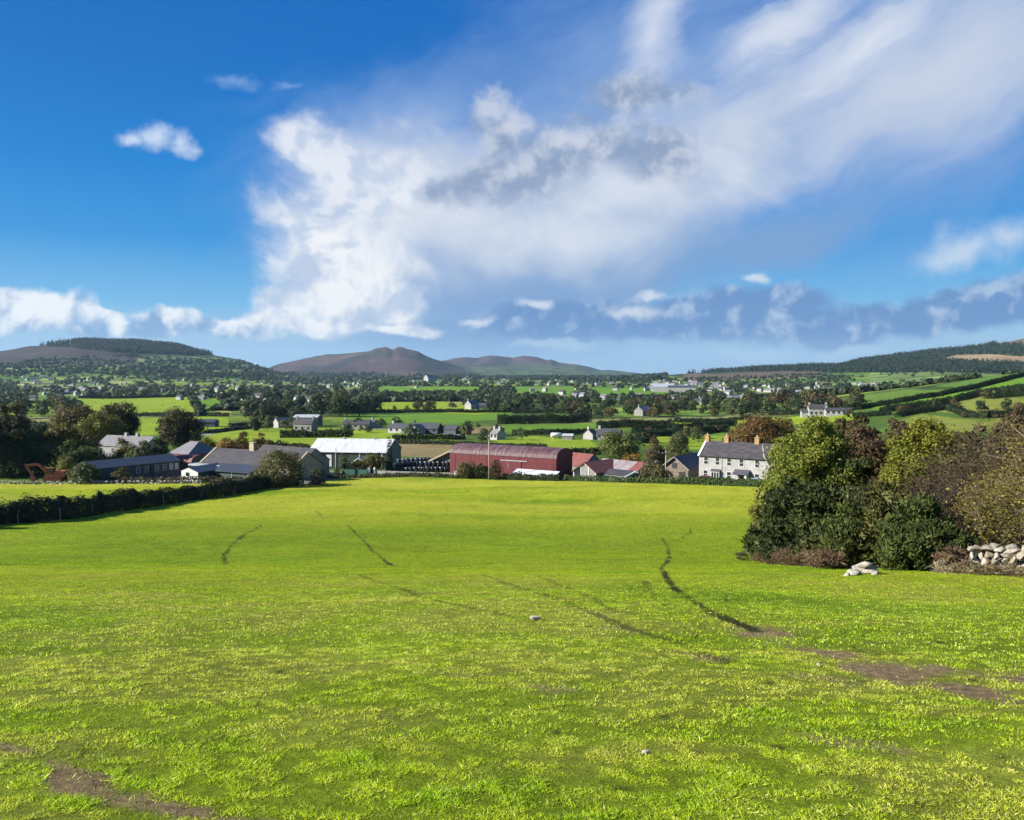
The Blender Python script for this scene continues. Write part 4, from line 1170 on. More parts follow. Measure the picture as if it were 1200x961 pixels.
# ------------------------------------------------------------------ farm buildings along the foot of the field
# white farmhouse
o, ang, n = frame_of((820, 162), (906.5, 153))
n = 15.8
t = empty('farmhouse', o, ang, 'long white two-storey farmhouse with a slate roof and four ochre chimneys', 'house')
D_, E_, R_ = 7.0, 5.3, 7.9
MB().prism(profile('gable', D_, E_, R_), 0, n).build('wall', M['white_wall'], t)
rf = roof_mb('gable', n, D_, E_, R_, .25, .1, .12).build('roof', M['slate'], t)
for x in (.25, 4.35, 10.6, n - .25):
    m = MB(); m.box(x - .45, D_ / 2 - .38, R_ - .45, x + .45, D_ / 2 + .38, R_ + 1.05); m.box(x - .52, D_ / 2 - .45, R_ + 1.05, x + .52, D_ / 2 + .45, R_ + 1.2)
    c = m.build('chimney', M['chimney'], rf)
    MB().tube([(x, D_ / 2, R_ + 1.2), (x, D_ / 2, R_ + 1.62)], [.17, .13], 8).build('chimney_pot', M['pot'], c)
for x in (0, n):
    m = MB(); pf = [(-.3, E_ - .14), (D_ / 2, R_ + .12), (D_ / 2, R_ + .32), (-.3, E_ + .08)]; pf2 = [(D_ + .3, E_ - .14), (D_ + .3, E_ + .08), (D_ / 2, R_ + .32), (D_ / 2, R_ + .12)]
    m.prism(pf, x - .2, x + .2); m.prism(pf2, x - .2, x + .2); m.build('verge_coping', M['white_paint'], rf)
for x in (1.5, 3.9, 6.3, 8.8, 11.9): window(t, x, 3.55, .95, 1.45)
for x in (1.4, 6.3, 11.9): window(t, x, .9, .95, 1.5)
# bay window with a lead roof, and the porch
b = MB(); b.prism([(2.75, -.01), (2.75, -.6), (4.45, -.6), (4.45, -.01)], .0, .7, axis='y') if False else b.box(2.8, -.62, -.4, 4.5, -.01, .85)
b.build('bay', M['white_paint'], t); MB().box(2.8, -.62, 2.15, 4.5, -.01, 2.3).build('bay_lintel', M['white_paint'], t)
MB().box(2.86, -.56, .85, 4.44, -.01, 2.15).build('bay_window', M['glass'], t)
m = MB()
for x in (2.83, 3.38, 3.92, 4.47): m.box(x - .04, -.6, .85, x + .04, -.52, 2.15)
m.build('bay_mullion', M['white_paint'], t)
MB().prism([(-.72, 2.3), (-.005, 2.75), (-.005, 2.3)], 2.65, 4.65).build('bay_roof', M['dark_slate'], t)
MB().prism([(-1.5, 2.1), (-.005, 3.0), (-.005, 2.12)], 7.5, 10.6).build('porch_roof', M['dark_slate'], t)
MB().box(7.7, -1.35, -.5, 7.95, -1.1, 2.1).build('porch_post', M['white_paint'], t); MB().box(9.95, -1.35, -.5, 10.25, -1.1, 2.1).build('porch_post', M['white_paint'], t); MB().box(10.05, -1.09, -.5, 10.25, -.01, 2.1).build('porch_wall', M['white_paint'], t)
door(t, 8.7, 1.0, 2.05)
m = MB(); m.tube([(4.75, -.09, -.3), (4.75, -.09, E_ - .05)], [.06, .06], 6); m.build('drainpipe', M['white_paint'], t)
m = MB(); m.box(-.05, -.36, E_ - .16, n + .05, -.26, E_ - .06); m.build('gutter', M['dark_paint'], t)
# its yard wall, cars, pole
rubble_wall('low white-stained garden wall of stones before the white farmhouse', [(826, 157), (850, 154), (880, 151.5), (905, 149)], .8, .45, .34, 6, 'garden_wall', 'stone', .25)
def car(label, px, y, rz, paint, s=1.0):
    o = empty('parked_car', A(px, y), rz, label, 'car', 'cars parked at the white farmhouse')
    body = [(-2.0, .28), (-2.05, .62), (-1.9, .82), (-1.25, .92), (1.95, .95), (2.05, .7), (2.0, .28)]
    m = MB(); m.prism([(p[0], p[1]) for p in body], -.85, .85, axis='y'); m.build('body', M[paint], o)
    cab = [(-1.15, .93), (-.45, 1.42), (1.0, 1.44), (1.75, .95)]
    m = MB(); m.prism(cab, -.74, .74, axis='y'); m.build('cabin', M[paint], o)
    for sy in (-1, 1):
        m = MB(); q = [(-.95, .97), (-.42, 1.36), (.9, 1.38), (1.45, .98)]; a, b_ = sorted((sy * .742, sy * .755)); m.prism(q, a, b_, axis='y'); m.build('side_window', M['glass'], o)
    m = MB(); m.add([(-1.2, -.66, .95), (-1.2, .66, .95), (-.5, .62, 1.39), (-.5, -.62, 1.39)], [(0, 1, 2, 3)]); w_ = m.build('windscreen', M['glass'], o); w_.location = (-.02, 0, .02)
    for x in (-1.3, 1.3):
        for sy in (-1, 1):
            m = MB(); m.tube([(x, sy * .70, .31), (x, sy * .88, .31)], [.31, .31], 14); w_ = m.build('wheel', M['rubber'], o)
            m = MB(); m.tube([(x, sy * .875, .31), (x, sy * .90, .31)], [.18, .17], 10); m.build('rim', M['tin'], w_)
    for sy in (-1, 1): MB().box(-2.07, sy * .72 - .14, .62, -2.0, sy * .72 + .14, .76).build('headlight', M['white_paint'], o)
    return o
car('red car parked at the left corner of the white farmhouse', 825.5, 158.0, ang + .3, 'red_car')
car('blue-grey car parked before the right end of the white farmhouse', 884, 149.3, ang + .15, 'blue_car')
hedge('green clipped hedge below the white farmhouse along the end of the field', [A(786, 154), A(820, 151.8), A(860, 149), A(905, 145.5)], 1.35, 1.5, .28, (.03, .06, .016), (.075, .115, .03), world=True, step=4, ragged=.25, cover=1.3)

def pole(label, px, y, h, arm=True, r=.13):
    o = empty('utility_pole', A(px, y), .3, label, 'pole')
    MB().tube([(0, 0, -.5), (0, 0, h * .5), (0, 0, h)], [r * 1.1, r, r * .8], 8).build('pole', M['pole'], o, smooth=True)
    if arm:
        m = MB(); m.box(-.8, -.05, h - .55, .8, .05, h - .43); a = m.build('crossarm', M['pole'], o)
        for x in (-.7, 0, .7): MB().tube([(x, 0, h - .43), (x, 0, h - .25)], [.05, .04], 6).build('insulator', M['white_paint'], a)
    return o
pole('pale timber pole standing by the stone barn with a white verge', 781, 157, 6.3)
pole('tall pale timber pole standing in front of the red barn', 573, 165, 9.2)
pole('thin dark pole in front of the white-roofed green shed', 393, 176, 6.4, False, .1)

# red dutch barn
t, n, rf = building('barn', 'long red corrugated barn with a curved weathered roof, biggest of the farm', 'barn', (527, 180), (652, 167), 7.8, 4.7, 6.4, 'red_sheet', 'red_roof', 'barrel', .2, .12)
m = MB(); m.box(.52 * n, -.12, .0, .52 * n + 4.4, -.05, 3.6); dr = m.build('door', M['red_worn'], t)
m = MB(); m.box(.5 * n, -.22, 3.6, .5 * n + 6.4, -.08, 3.78); m.build('door_rail', M['tin'], dr)
for x in np.arange(.05, .98, .155): MB().box(x * n, -.05, 0, x * n + .12, -.003, 4.6).build('wall_batten', M['red_sheet'], t)
MB().box(.73 * n, -.06, .9, .98 * n, -.003, 3.9).build('patched_panel', M['red_sheet'], t)
# low white lean-to in front of the barn's right half
t2 = empty('lean_to', A(601, 167), frame_of((600, 167), (654, 161.5))[1], 'low lean-to with a white sheet roof in front of the red barn', 'shed')
m = MB(); m.box(0, 0, -1, 9.6, 2.2, 1.15); m.build('wall', M['grey_wall'], t2)
m = MB(); m.prism([(-.3, 1.15), (-.3, 1.3), (2.3, 2.05), (2.3, 1.9)], -.2, 9.8); m.build('roof', M['white_sheet'], t2)
m = MB(); m.box(9.602, .2, -.5, 9.64, 2.0, 1.1); m.build('door', M['white_paint'], t2)

# open cream-edged shed left of the red barn, bales and concrete wall
t, n, rf = building('shed', 'grey-green open shed with a wide cream roof edge beside the red barn', 'shed', (497, 186), (536, 183), 16, 2.6, 2.6, 'grey_green', 'tin', 'flat')
for c in list(t.children): bpy.data.objects.remove(c)
m = MB(); pf = [(0, -1), (0, 1.6), (8.4, 5.6), (8.4, -1)]
m.prism(pf, .2, 12, axis='y'); m.build('wall', M['grey_green'], t)
m = MB(); m.prism([(-.5, 1.45), (8.6, 5.75), (8.6, 5.95), (-.5, 1.65)], -.4, 12.4, axis='y'); m.build('roof', M['tin'], t)
m = MB(); m.prism([(-.55, 1.30), (8.65, 5.62), (8.65, 6.02), (-.55, 1.72)], -.62, -.402, axis='y'); m.build('verge', M['cream_wall'], t)
m = MB(); m.box(1.2, .05, 0, 8.2, .19, 2.2); m.build('opening', M['dark_paint'], t)
bx_ = 0
bale_me = None
gb = np.random.default_rng(4)
def bale_mesh():
    m = MB(); prof_ = [(-.62, .48), (-.58, .6), (-.45, .64), (.45, .64), (.58, .6), (.62, .48)]
    m.tube([(p[0], 0, 0) for p in prof_], [p[1] for p in prof_], 14)
    return m.mesh('silage_bale', True)
bale_me = bale_mesh(); bale_me.materials.append(M['bale'])
for row in range(3):
    for i in range(13 if row < 2 else 9):
        px = 462 + i * 5.0 + (2.2 if row == 1 else 0) + gb.normal() * .5; y = 184.5 + row * 1.1 - i * .12
        if row == 2: px += 6
        p = A(px, y); zz = .62 + (1.16 if row == 1 else (1.9 if row == 2 else 0)) * .98
        ob = bpy.data.objects.new('silage_bale', bale_me); COL.objects.link(ob)
        ob.location = (p[0], p[1], p[2] + zz); ob.rotation_euler = (0, 0, .8 + gb.normal() * .25)
        tag(ob, 'round black-wrapped silage bale in the stack left of the red barn', 'bale', 'black silage bales stacked behind the concrete wall')
o, ang, n = frame_of((436, 179), (532, 174))
t = empty('concrete_wall', o, ang, 'long low concrete yard wall in front of the black bales', 'wall')
m = MB(); m.box(0, 0, -.8, n, .25, 1.15); m.build('wall_panel', M['concrete'], t)
m = MB()
for x in np.arange(.0, n, 3.1): m.box(x, -.09, -.8, x + .22, -.003, 1.2)
m.build('wall_pier', M['concrete'], t)
tag(MB().prism([(0, 0), (0, 1.9), (.9, 1.7), (1.0, 0)], 0, .5).build('gatepost', M['white_paint'], None, A(430, 178.5)), 'stumpy white gatepost at the left end of the concrete wall', 'gatepost')
tag(MB().prism([(0, 0), (.2, 1.7), (.5, 1.8), (1.0, 0)], 0, .3).build('leaning_slab', M['white_paint'], None, A(438.5, 178.5), .6), 'white slab leaning by the gatepost of the concrete wall', 'slab')
tag(MB().box(0, -.1, -.4, 1.1, .5, 1.2).build('trough', M['white_paint'], None, A(532, 172), -.3), 'small white trough at the left corner of the red barn', 'trough')

# white-roofed green shed and the little gabled hut before it
t, n, rf = building('shed', 'large dark green shed with a wide white sheet roof', 'shed', (361, 199), (452, 196), 12.5, 4.3, 7.0, 'green_sheet', 'white_sheet', 'gable', .3, .25)
m = MB(); m.box(4.6, -.08, .7, 5.9, -.003, 3.6); m.build('door', M['white_paint'], t)
m = MB()
for x in (.1, 3.1, 6.9, 13, 18.6): m.box(x, -.1, -.5, x + .2, -.003, 4.25)
m.build('downpipe', M['white_paint'], t)
MB().prism([(.1, -.5), (.1, 4.2), (6.25, 6.85), (12.4, 4.2), (12.4, -.5)], n + .003, n + .06).build('gable_cladding', M['grey_green'], t)
m = MB()
for x in (6.5, 14.5): m.box(x, 5.95, 7.02, x + .6, 6.55, 7.5)
m.build('roof_vent', M['tin'], rf)
t, n, rf = building('hut', 'small hut with a pale grey gable in front of the white-roofed shed', 'shed', (412, 186), (426, 185), 5, 2.3, 3.6, 'grey_wall', 'white_sheet')
for c in list(t.children): bpy.data.objects.remove(c)
m = MB(); m.prism([(0, -1), (0, 2.3), (1.7, 3.4), (3.4, 2.3), (3.4, -1)], 0, 5, axis='y'); m.build('wall', M['blue_wall'], t)
m = MB(); m.prism([(-.6, 1.95), (1.7, 3.45), (4.0, 1.95), (4.0, 2.2), (1.7, 3.7), (-.6, 2.2)], -.3, 5.2, axis='y'); m.build('roof', M['white_sheet'], t)
t = empty('mesh_fence', A(400, 177), -.1, 'fence hung with green netting left of the concrete wall', 'fence')
m = MB(); m.box(0, 0, .1, 5.6, .04, 1.7); m.build('netting', M['netting'], t)
for x in (0, 1.85, 3.7, 5.55): MB().box(x - .05, .05, -.4, x + .05, .15, 1.85).build('post', M['pole'], t)

# school-like slate range on the left
t, n, rf = building('outbuilding', 'long single-storey building with a dark slate roof and a cream chimney', 'building', (233, 174), (345, 162.5), 8.4, 3.1, 5.7, 'cream_wall', 'slate', 'gable', .3, .15)
m = MB(); m.box(.42 * n - .6, 3.8, 5.0, .42 * n + .6, 4.6, 7.3); m.box(.42 * n - .68, 3.72, 7.3, .42 * n + .68, 4.68, 7.45); m.build('chimney', M['cream_wall'], rf)
for f in (.02, .985):
    m = MB(); pf = [(-.3, 3.02), (4.2, 5.86), (4.2, 6.02), (-.3, 3.2)]; pf2 = [(8.7, 3.02), (8.7, 3.2), (4.2, 6.02), (4.2, 5.86)]
    x = f * n; m.prism(pf, x - .16, x + .16); m.prism(pf2, x - .16, x + .16); m.build('verge_coping', M['cream_wall'], rf)
for x in (.56, .66, .8, .9): window(t, x * n, 1.0, 1.1, 1.5)
for y_ in (2.2, 6.4): window(t, y_, 1.0, 1.0, 1.4, face='gable', n=n)
door(t, .73 * n, 1.0, 2.1, 'dark_paint')
t, n, rf = building('outbuilding', 'second slate-roofed range hidden behind the long building, only its ridge showing', 'building', (292, 184), (352, 174), 8, 3.2, 5.9, 'cream_wall', 'slate')
t, n, rf = building('extension', 'flat-roofed pale extension with bright windows in front of the slate range', 'building', (222, 172.5), (256, 169.5), 4.2, 2.5, 2.5, 'grey_wall', 'tin', 'flat', .4, .3, th=.35)
for x in (2.0, 3.2, 4.4, 5.4): window(t, x, 1.0, .95, 1.1, glass='lit_glass', bars=False)
# white-fronted hut with long blue roof
o = A(211, 163.5)
t = empty('hut', o, 0.52 - .85, 'little white-fronted hut with a dark square window and long blue-grey roof', 'shed')
m = MB(); m.prism([(0, -1), (0, 2.1), (1.8, 2.75), (4.1, 1.9), (4.1, -1)], 0, 10.5, axis='y'); m.build('wall', M['blue_wall'], t)
m = MB(); m.prism([(0, -1), (0, 2.1), (1.8, 2.75), (4.1, 1.9), (4.1, -1)], -.05, -.003, axis='y'); m.build('front_board', M['white_paint'], t)
m = MB(); m.prism([(-.25, 2.03), (1.8, 2.78), (4.4, 1.82), (4.4, 1.94), (1.8, 2.92), (-.25, 2.15)], -.06, 10.7, axis='y'); m.build('roof', M['blue_roof'], t)
MB().box(1.15, -.11, 1.1, 1.95, -.052, 1.85).build('window', M['glass'], t); MB().box(.35, -.11, .6, .75, -.052, 1.0).build('hatch', M['dark_paint'], t)
t, n, rf = building('lean_to', 'dark green lean-to with pale posts under a long blue-grey roof', 'shed', (237, 168), (291, 162.5), 4.5, 1.9, 3.0, 'green_sheet', 'blue_roof', 'mono', .4, .2)
m = MB()
for f in (.02, .32, .62, .97): m.box(f * n - .06, -.08, -.5, f * n + .06, -.003, 1.85)
m.build('post', M['tin'], t)
# long blue-grey shed
t, n, rf = building('shed', 'long low blue-grey timber shed with a row of windows, two of them pale', 'shed', (106, 160.5), (209, 177), 6.0, 2.7, 3.9, 'blue_wall', 'blue_roof', 'gable', .3, .15)
for f, gl in ((.50, 'glass'), (.6, 'glass'), (.72, 'glass'), (.81, 'glass'), (.895, 'lit_glass'), (.962, 'lit_glass')): window(t, f * n, .9, .85, 1.35, glass=gl)
door(t, .66 * n, .9, 2.0, 'dark_paint')
m = MB()
for f in np.arange(.42, 1.0, .08): m.box(f * n - .05, -.05, -.4, f * n + .05, -.003, 2.6)
m.build('batten', M['blue_wall'], t)
# hipped house, brown barrel shed, house in the trees
o, ang, n = frame_of((198, 203), (228, 197))
t = empty('house', o, ang, 'brick house with a hipped grey roof between the trees and the slate range', 'house')
W_, D_ = 7.6, 8.5
MB().box(0, 0, -1, W_, D_, 3.4).build('wall', M['brick'], t)
m = MB(); m.add([(-.4, -.4, 3.42), (W_ + .4, -.4, 3.42), (W_ + .4, D_ + .4, 3.42), (-.4, D_ + .4, 3.42), (2.4, D_ / 2, 6.3), (W_ - 1.8, D_ / 2, 6.3)], [(0, 1, 5, 4), (1, 2, 5), (2, 3, 4, 5), (3, 0, 4), (0, 3, 2, 1)]); m.build('roof', M['grey_slate'], t)
m = MB(); m.box(W_ - 1.3, -.12, -.5, W_ - .75, -.003, 3.3); m.build('pilaster', M['white_paint'], t)
window(t, 5.2, 1.0, 1.0, 1.4); window(t, 2.6, 1.0, 1.0, 1.4)
t, n, rf = building('shed', 'dark green shed with a curved red-brown roof below the hipped house', 'shed', (193, 186), (222, 183), 5, 2.6, 4.0, 'green_sheet', 'brown_roof', 'barrel')
t, n, rf = building('house', 'white cottage with a pale grey roof half hidden by the left-hand trees', 'house', (112, 214), (167, 208), 7, 4.9, 7.3, 'white_wall', 'grey_slate')
for f in (.42, .66): MB().box(f * n - .4, 3.1, 7.0, f * n + .4, 3.8, 8.2).build('chimney', M['white_wall'], rf)
window(t, 1.6, 3.2, 1.0, 1.2); window(t, 5.6, 3.2, 1.0, 1.2)
t, n, rf = building('shed', 'small dark slate-roofed shed between hipped house and slate range', 'shed', (232, 206), (248, 203), 5, 2.6, 4.4, 'brick', 'dark_slate')

# old excavator
o = A(62, 164.5)
t = empty('excavator', o, .1, 'rusty orange excavator parked with its arm raised beside the field wall', 'excavator')
for sy in (-1, 1):
    m = MB(); pf = [(-1.9, .25), (-1.6, .02), (1.6, .02), (1.9, .25), (1.9, .6), (1.6, .85), (-1.6, .85), (-1.9, .6)]
    a, b_ = sorted((sy * .8, sy * 1.35)); m.prism(pf, a, b_, axis='y'); m.build('track', M['rust_paint'], t)
m = MB(); m.box(-1.6, -1.25, .95, 2.4, 1.25, 1.35); m.box(.4, -1.2, 1.35, 2.4, 1.2, 2.2); m.build('housing', M['rust_paint'], t)
m = MB(); m.box(-1.4, -1.15, 1.36, .2, -.1, 2.9); c = m.build('cab', M['rust_paint'], t)
MB().box(-1.3, -1.17, 1.9, .1, -1.152, 2.7).build('cab_window', M['glass'], c); MB().box(-1.43, -1.05, 1.9, -1.402, -.2, 2.7).build('windscreen', M['glass'], c)
m = MB(); m.bar((-1.2, .45, 1.3), (-3.3, .45, 3.5), .4, .5); m.bar((-3.3, .45, 3.5), (-5.6, .45, 3.3), .38, .42); m.build('boom', M['rust_paint'], t)
m = MB(); m.bar((-5.9, .45, 3.6), (-4.4, .45, .9), .32, .4); m.build('arm', M['rust_paint'], t)
m = MB(); m.prism([(-4.8, .95), (-4.1, .95), (-3.5, .3), (-4.2, .0), (-4.9, .2)], 0, .95, axis='y'); m.build('bucket', M['rust_paint'], t)
t = empty('trailer', A(92, 164.5), -.1, 'rusty red trailer standing to the right of the excavator', 'trailer')
MB().box(-1.5, -1, .75, 1.8, 1, 1.6).build('bed', M['rust_paint'], t); MB().bar((-1.5, 0, .8), (-3.0, 0, .6), .15).build('drawbar', M['rust_paint'], t)
for sy in (-1, 1): MB().tube([(.3, sy * 1.02, .42), (.3, sy * 1.26, .42)], [.42, .42], 14).build('wheel', M['rubber'], t)

# red-roofed sheds, glasshouse front, long shed, tanks, stone barn
t, n, rf = building('shed', 'shed with a bright rust-red roof right behind the red barn', 'shed', (660, 181), (684, 177), 7, 2.3, 4.6, 'grey_wall', 'rust_roof', 'gable')
o = A(672.5, 166.5)
t = empty('shed', o, -.75, 'gabled shed with a white-framed glazed front and faded orange roof', 'shed')
m = MB(); m.prism([(0, -1), (0, 1.9), (2.9, 3.7), (5.8, 1.9), (5.8, -1)], 0, 9, axis='y'); m.build('wall', M['grey_wall'], t)
m = MB(); m.prism([(-.35, 1.70), (2.9, 3.75), (6.15, 1.70), (6.15, 1.87), (2.9, 3.92), (-.35, 1.87)], -.35, 9.3, axis='y'); m.build('roof', M['rust_roof'], t)
m = MB()
for a, b_ in (((.1, -.06, -.3), (.1, -.06, 1.95)), ((5.7, -.06, -.3), (5.7, -.06, 1.95)), ((.0, -.06, 1.85), (2.9, -.06, 3.6)), ((5.8, -.06, 1.85), (2.9, -.06, 3.6)), ((.1, -.06, .2), (5.7, -.06, .2)), ((2.0, -.06, .2), (2.0, -.06, 2.95)), ((3.9, -.06, .2), (3.9, -.06, 2.95))):
    m.bar(a, b_, .16, .1)
m.build('window_frame', M['white_paint'], t)
MB().prism([(.2, .25), (.2, 1.9), (1.9, 2.85), (1.9, .25)], -.03, -.003, axis='y').build('pane', M['glass'], t)
t, n, rf = building('shed', 'long low shed with a pink and red patched roof right of the glazed shed', 'shed', (698, 171.5), (749, 163), 5.6, 2.6, 3.9, 'grey_wall', 'pink_roof', 'gable', .3, .2)
m = MB(); m.prism([(-.34, 2.60), (2.8, 4.05), (2.8, 4.10), (-.34, 2.65)], .80 * n, n + .24); m.build('red_panel', M['rust_roof'], rf)
m = MB(); m.box(.1, -.36, 2.1, .82 * n, -.30, 2.46); m.build('fascia', M['white_paint'], t)
m = MB(); m.box(n - .1, 5.4, 2.4, n + .3, 5.9, 4.2); m.build('gable_post', M['white_paint'], t)
t, n, rf = building('lean_to', 'low silver lean-to of old sheeting in front of the pink-roofed shed', 'shed', (690, 166), (735, 160), 3.2, 1.35, 2.0, 'tin', 'tin', 'mono', .3, .2)
m = MB(); m.prism([(-.35, 1.42), (3.3, 2.2), (3.3, 2.26), (-.35, 1.48)], .08 * n, .95 * n); m.build('old_sheet', M['slate'], rf)
m = MB(); m.box(n + .003, .3, -.5, n + .05, 2.8, 1.3); m.build('dark_doorway', M['dark_paint'], t)
o = A(776, 166)
t = empty('barn', o, -.62, 'old stone barn with a pale verge behind the right-hand timber pole', 'barn')
m = MB(); m.prism([(0, -1), (0, 2.6), (2.9, 4.8), (5.8, 2.6), (5.8, -1)], 0, 11, axis='y'); m.build('wall', M['rubble'], t)
m = MB(); m.prism([(-.35, 2.32), (2.9, 4.85), (6.15, 2.32), (6.15, 2.47), (2.9, 5.0), (-.35, 2.47)], -.3, 11.3, axis='y'); m.build('roof', M['dark_slate'], t)
m = MB(); m.prism([(-.4, 2.28), (2.9, 4.82), (6.2, 2.28), (6.2, 2.52), (2.9, 5.06), (-.4, 2.52)], -.5, -.302, axis='y'); m.build('verge', M['pink_roof'], t)
MB().box(2.3, -.06, 2.6, 3.4, -.003, 3.7).build('loft_door', M['dark_paint'], t)
m = MB(); m.box(3.9, -.06, -.4, 5.2, -.003, 1.9); m.build('door', M['dark_paint'], t)
t, n, rf = building('lean_to', 'shed with a rust-red roof tucked against the left end of the white farmhouse', 'shed', (803, 172), (824, 167), 4.5, 2.8, 4.6, 'blue_wall', 'rust_roof', 'mono', .3, .2)

# hedges and scrub at the foot of the field
hedge('ragged green hedge along the field end below the glazed shed and silver lean-to', [A(662, 163.5), A(700, 161), A(745, 157.5), A(790, 154.5)], 1.0, 1.5, .28, (.035, .065, .018), (.09, .12, .035), world=True, step=4, ragged=.5, cover=1.0)
hedge('dark bramble hedge below the white lean-to of the red barn', [A(590, 166), A(625, 163.5), A(656, 161)], 1.25, 1.5, .28, (.02, .04, .013), (.06, .075, .025), world=True, step=4, ragged=.45, cover=1.2)
hedge('rough brown-green hedge in front of the long concrete wall', [A(380, 173), A(430, 173), A(480, 172.5), A(530, 170.5)], .75, 1.4, .28, (.045, .055, .022), (.10, .095, .04), world=True, step=4, ragged=.45, cover=1.1)
hedge('low green hedge below the wall and bushes at the left end of the red barn', [A(528, 169.5), A(560, 167.5), A(592, 165.5)], .7, 1.4, .28, (.04, .07, .018), (.10, .12, .04), world=True, step=4, ragged=.4, cover=1.1)
rubble_wall('short grey rubble wall beneath the bushes at the left end of the red barn', [(534, 170.5), (556, 169)], 1.2, .5, .4, 8)
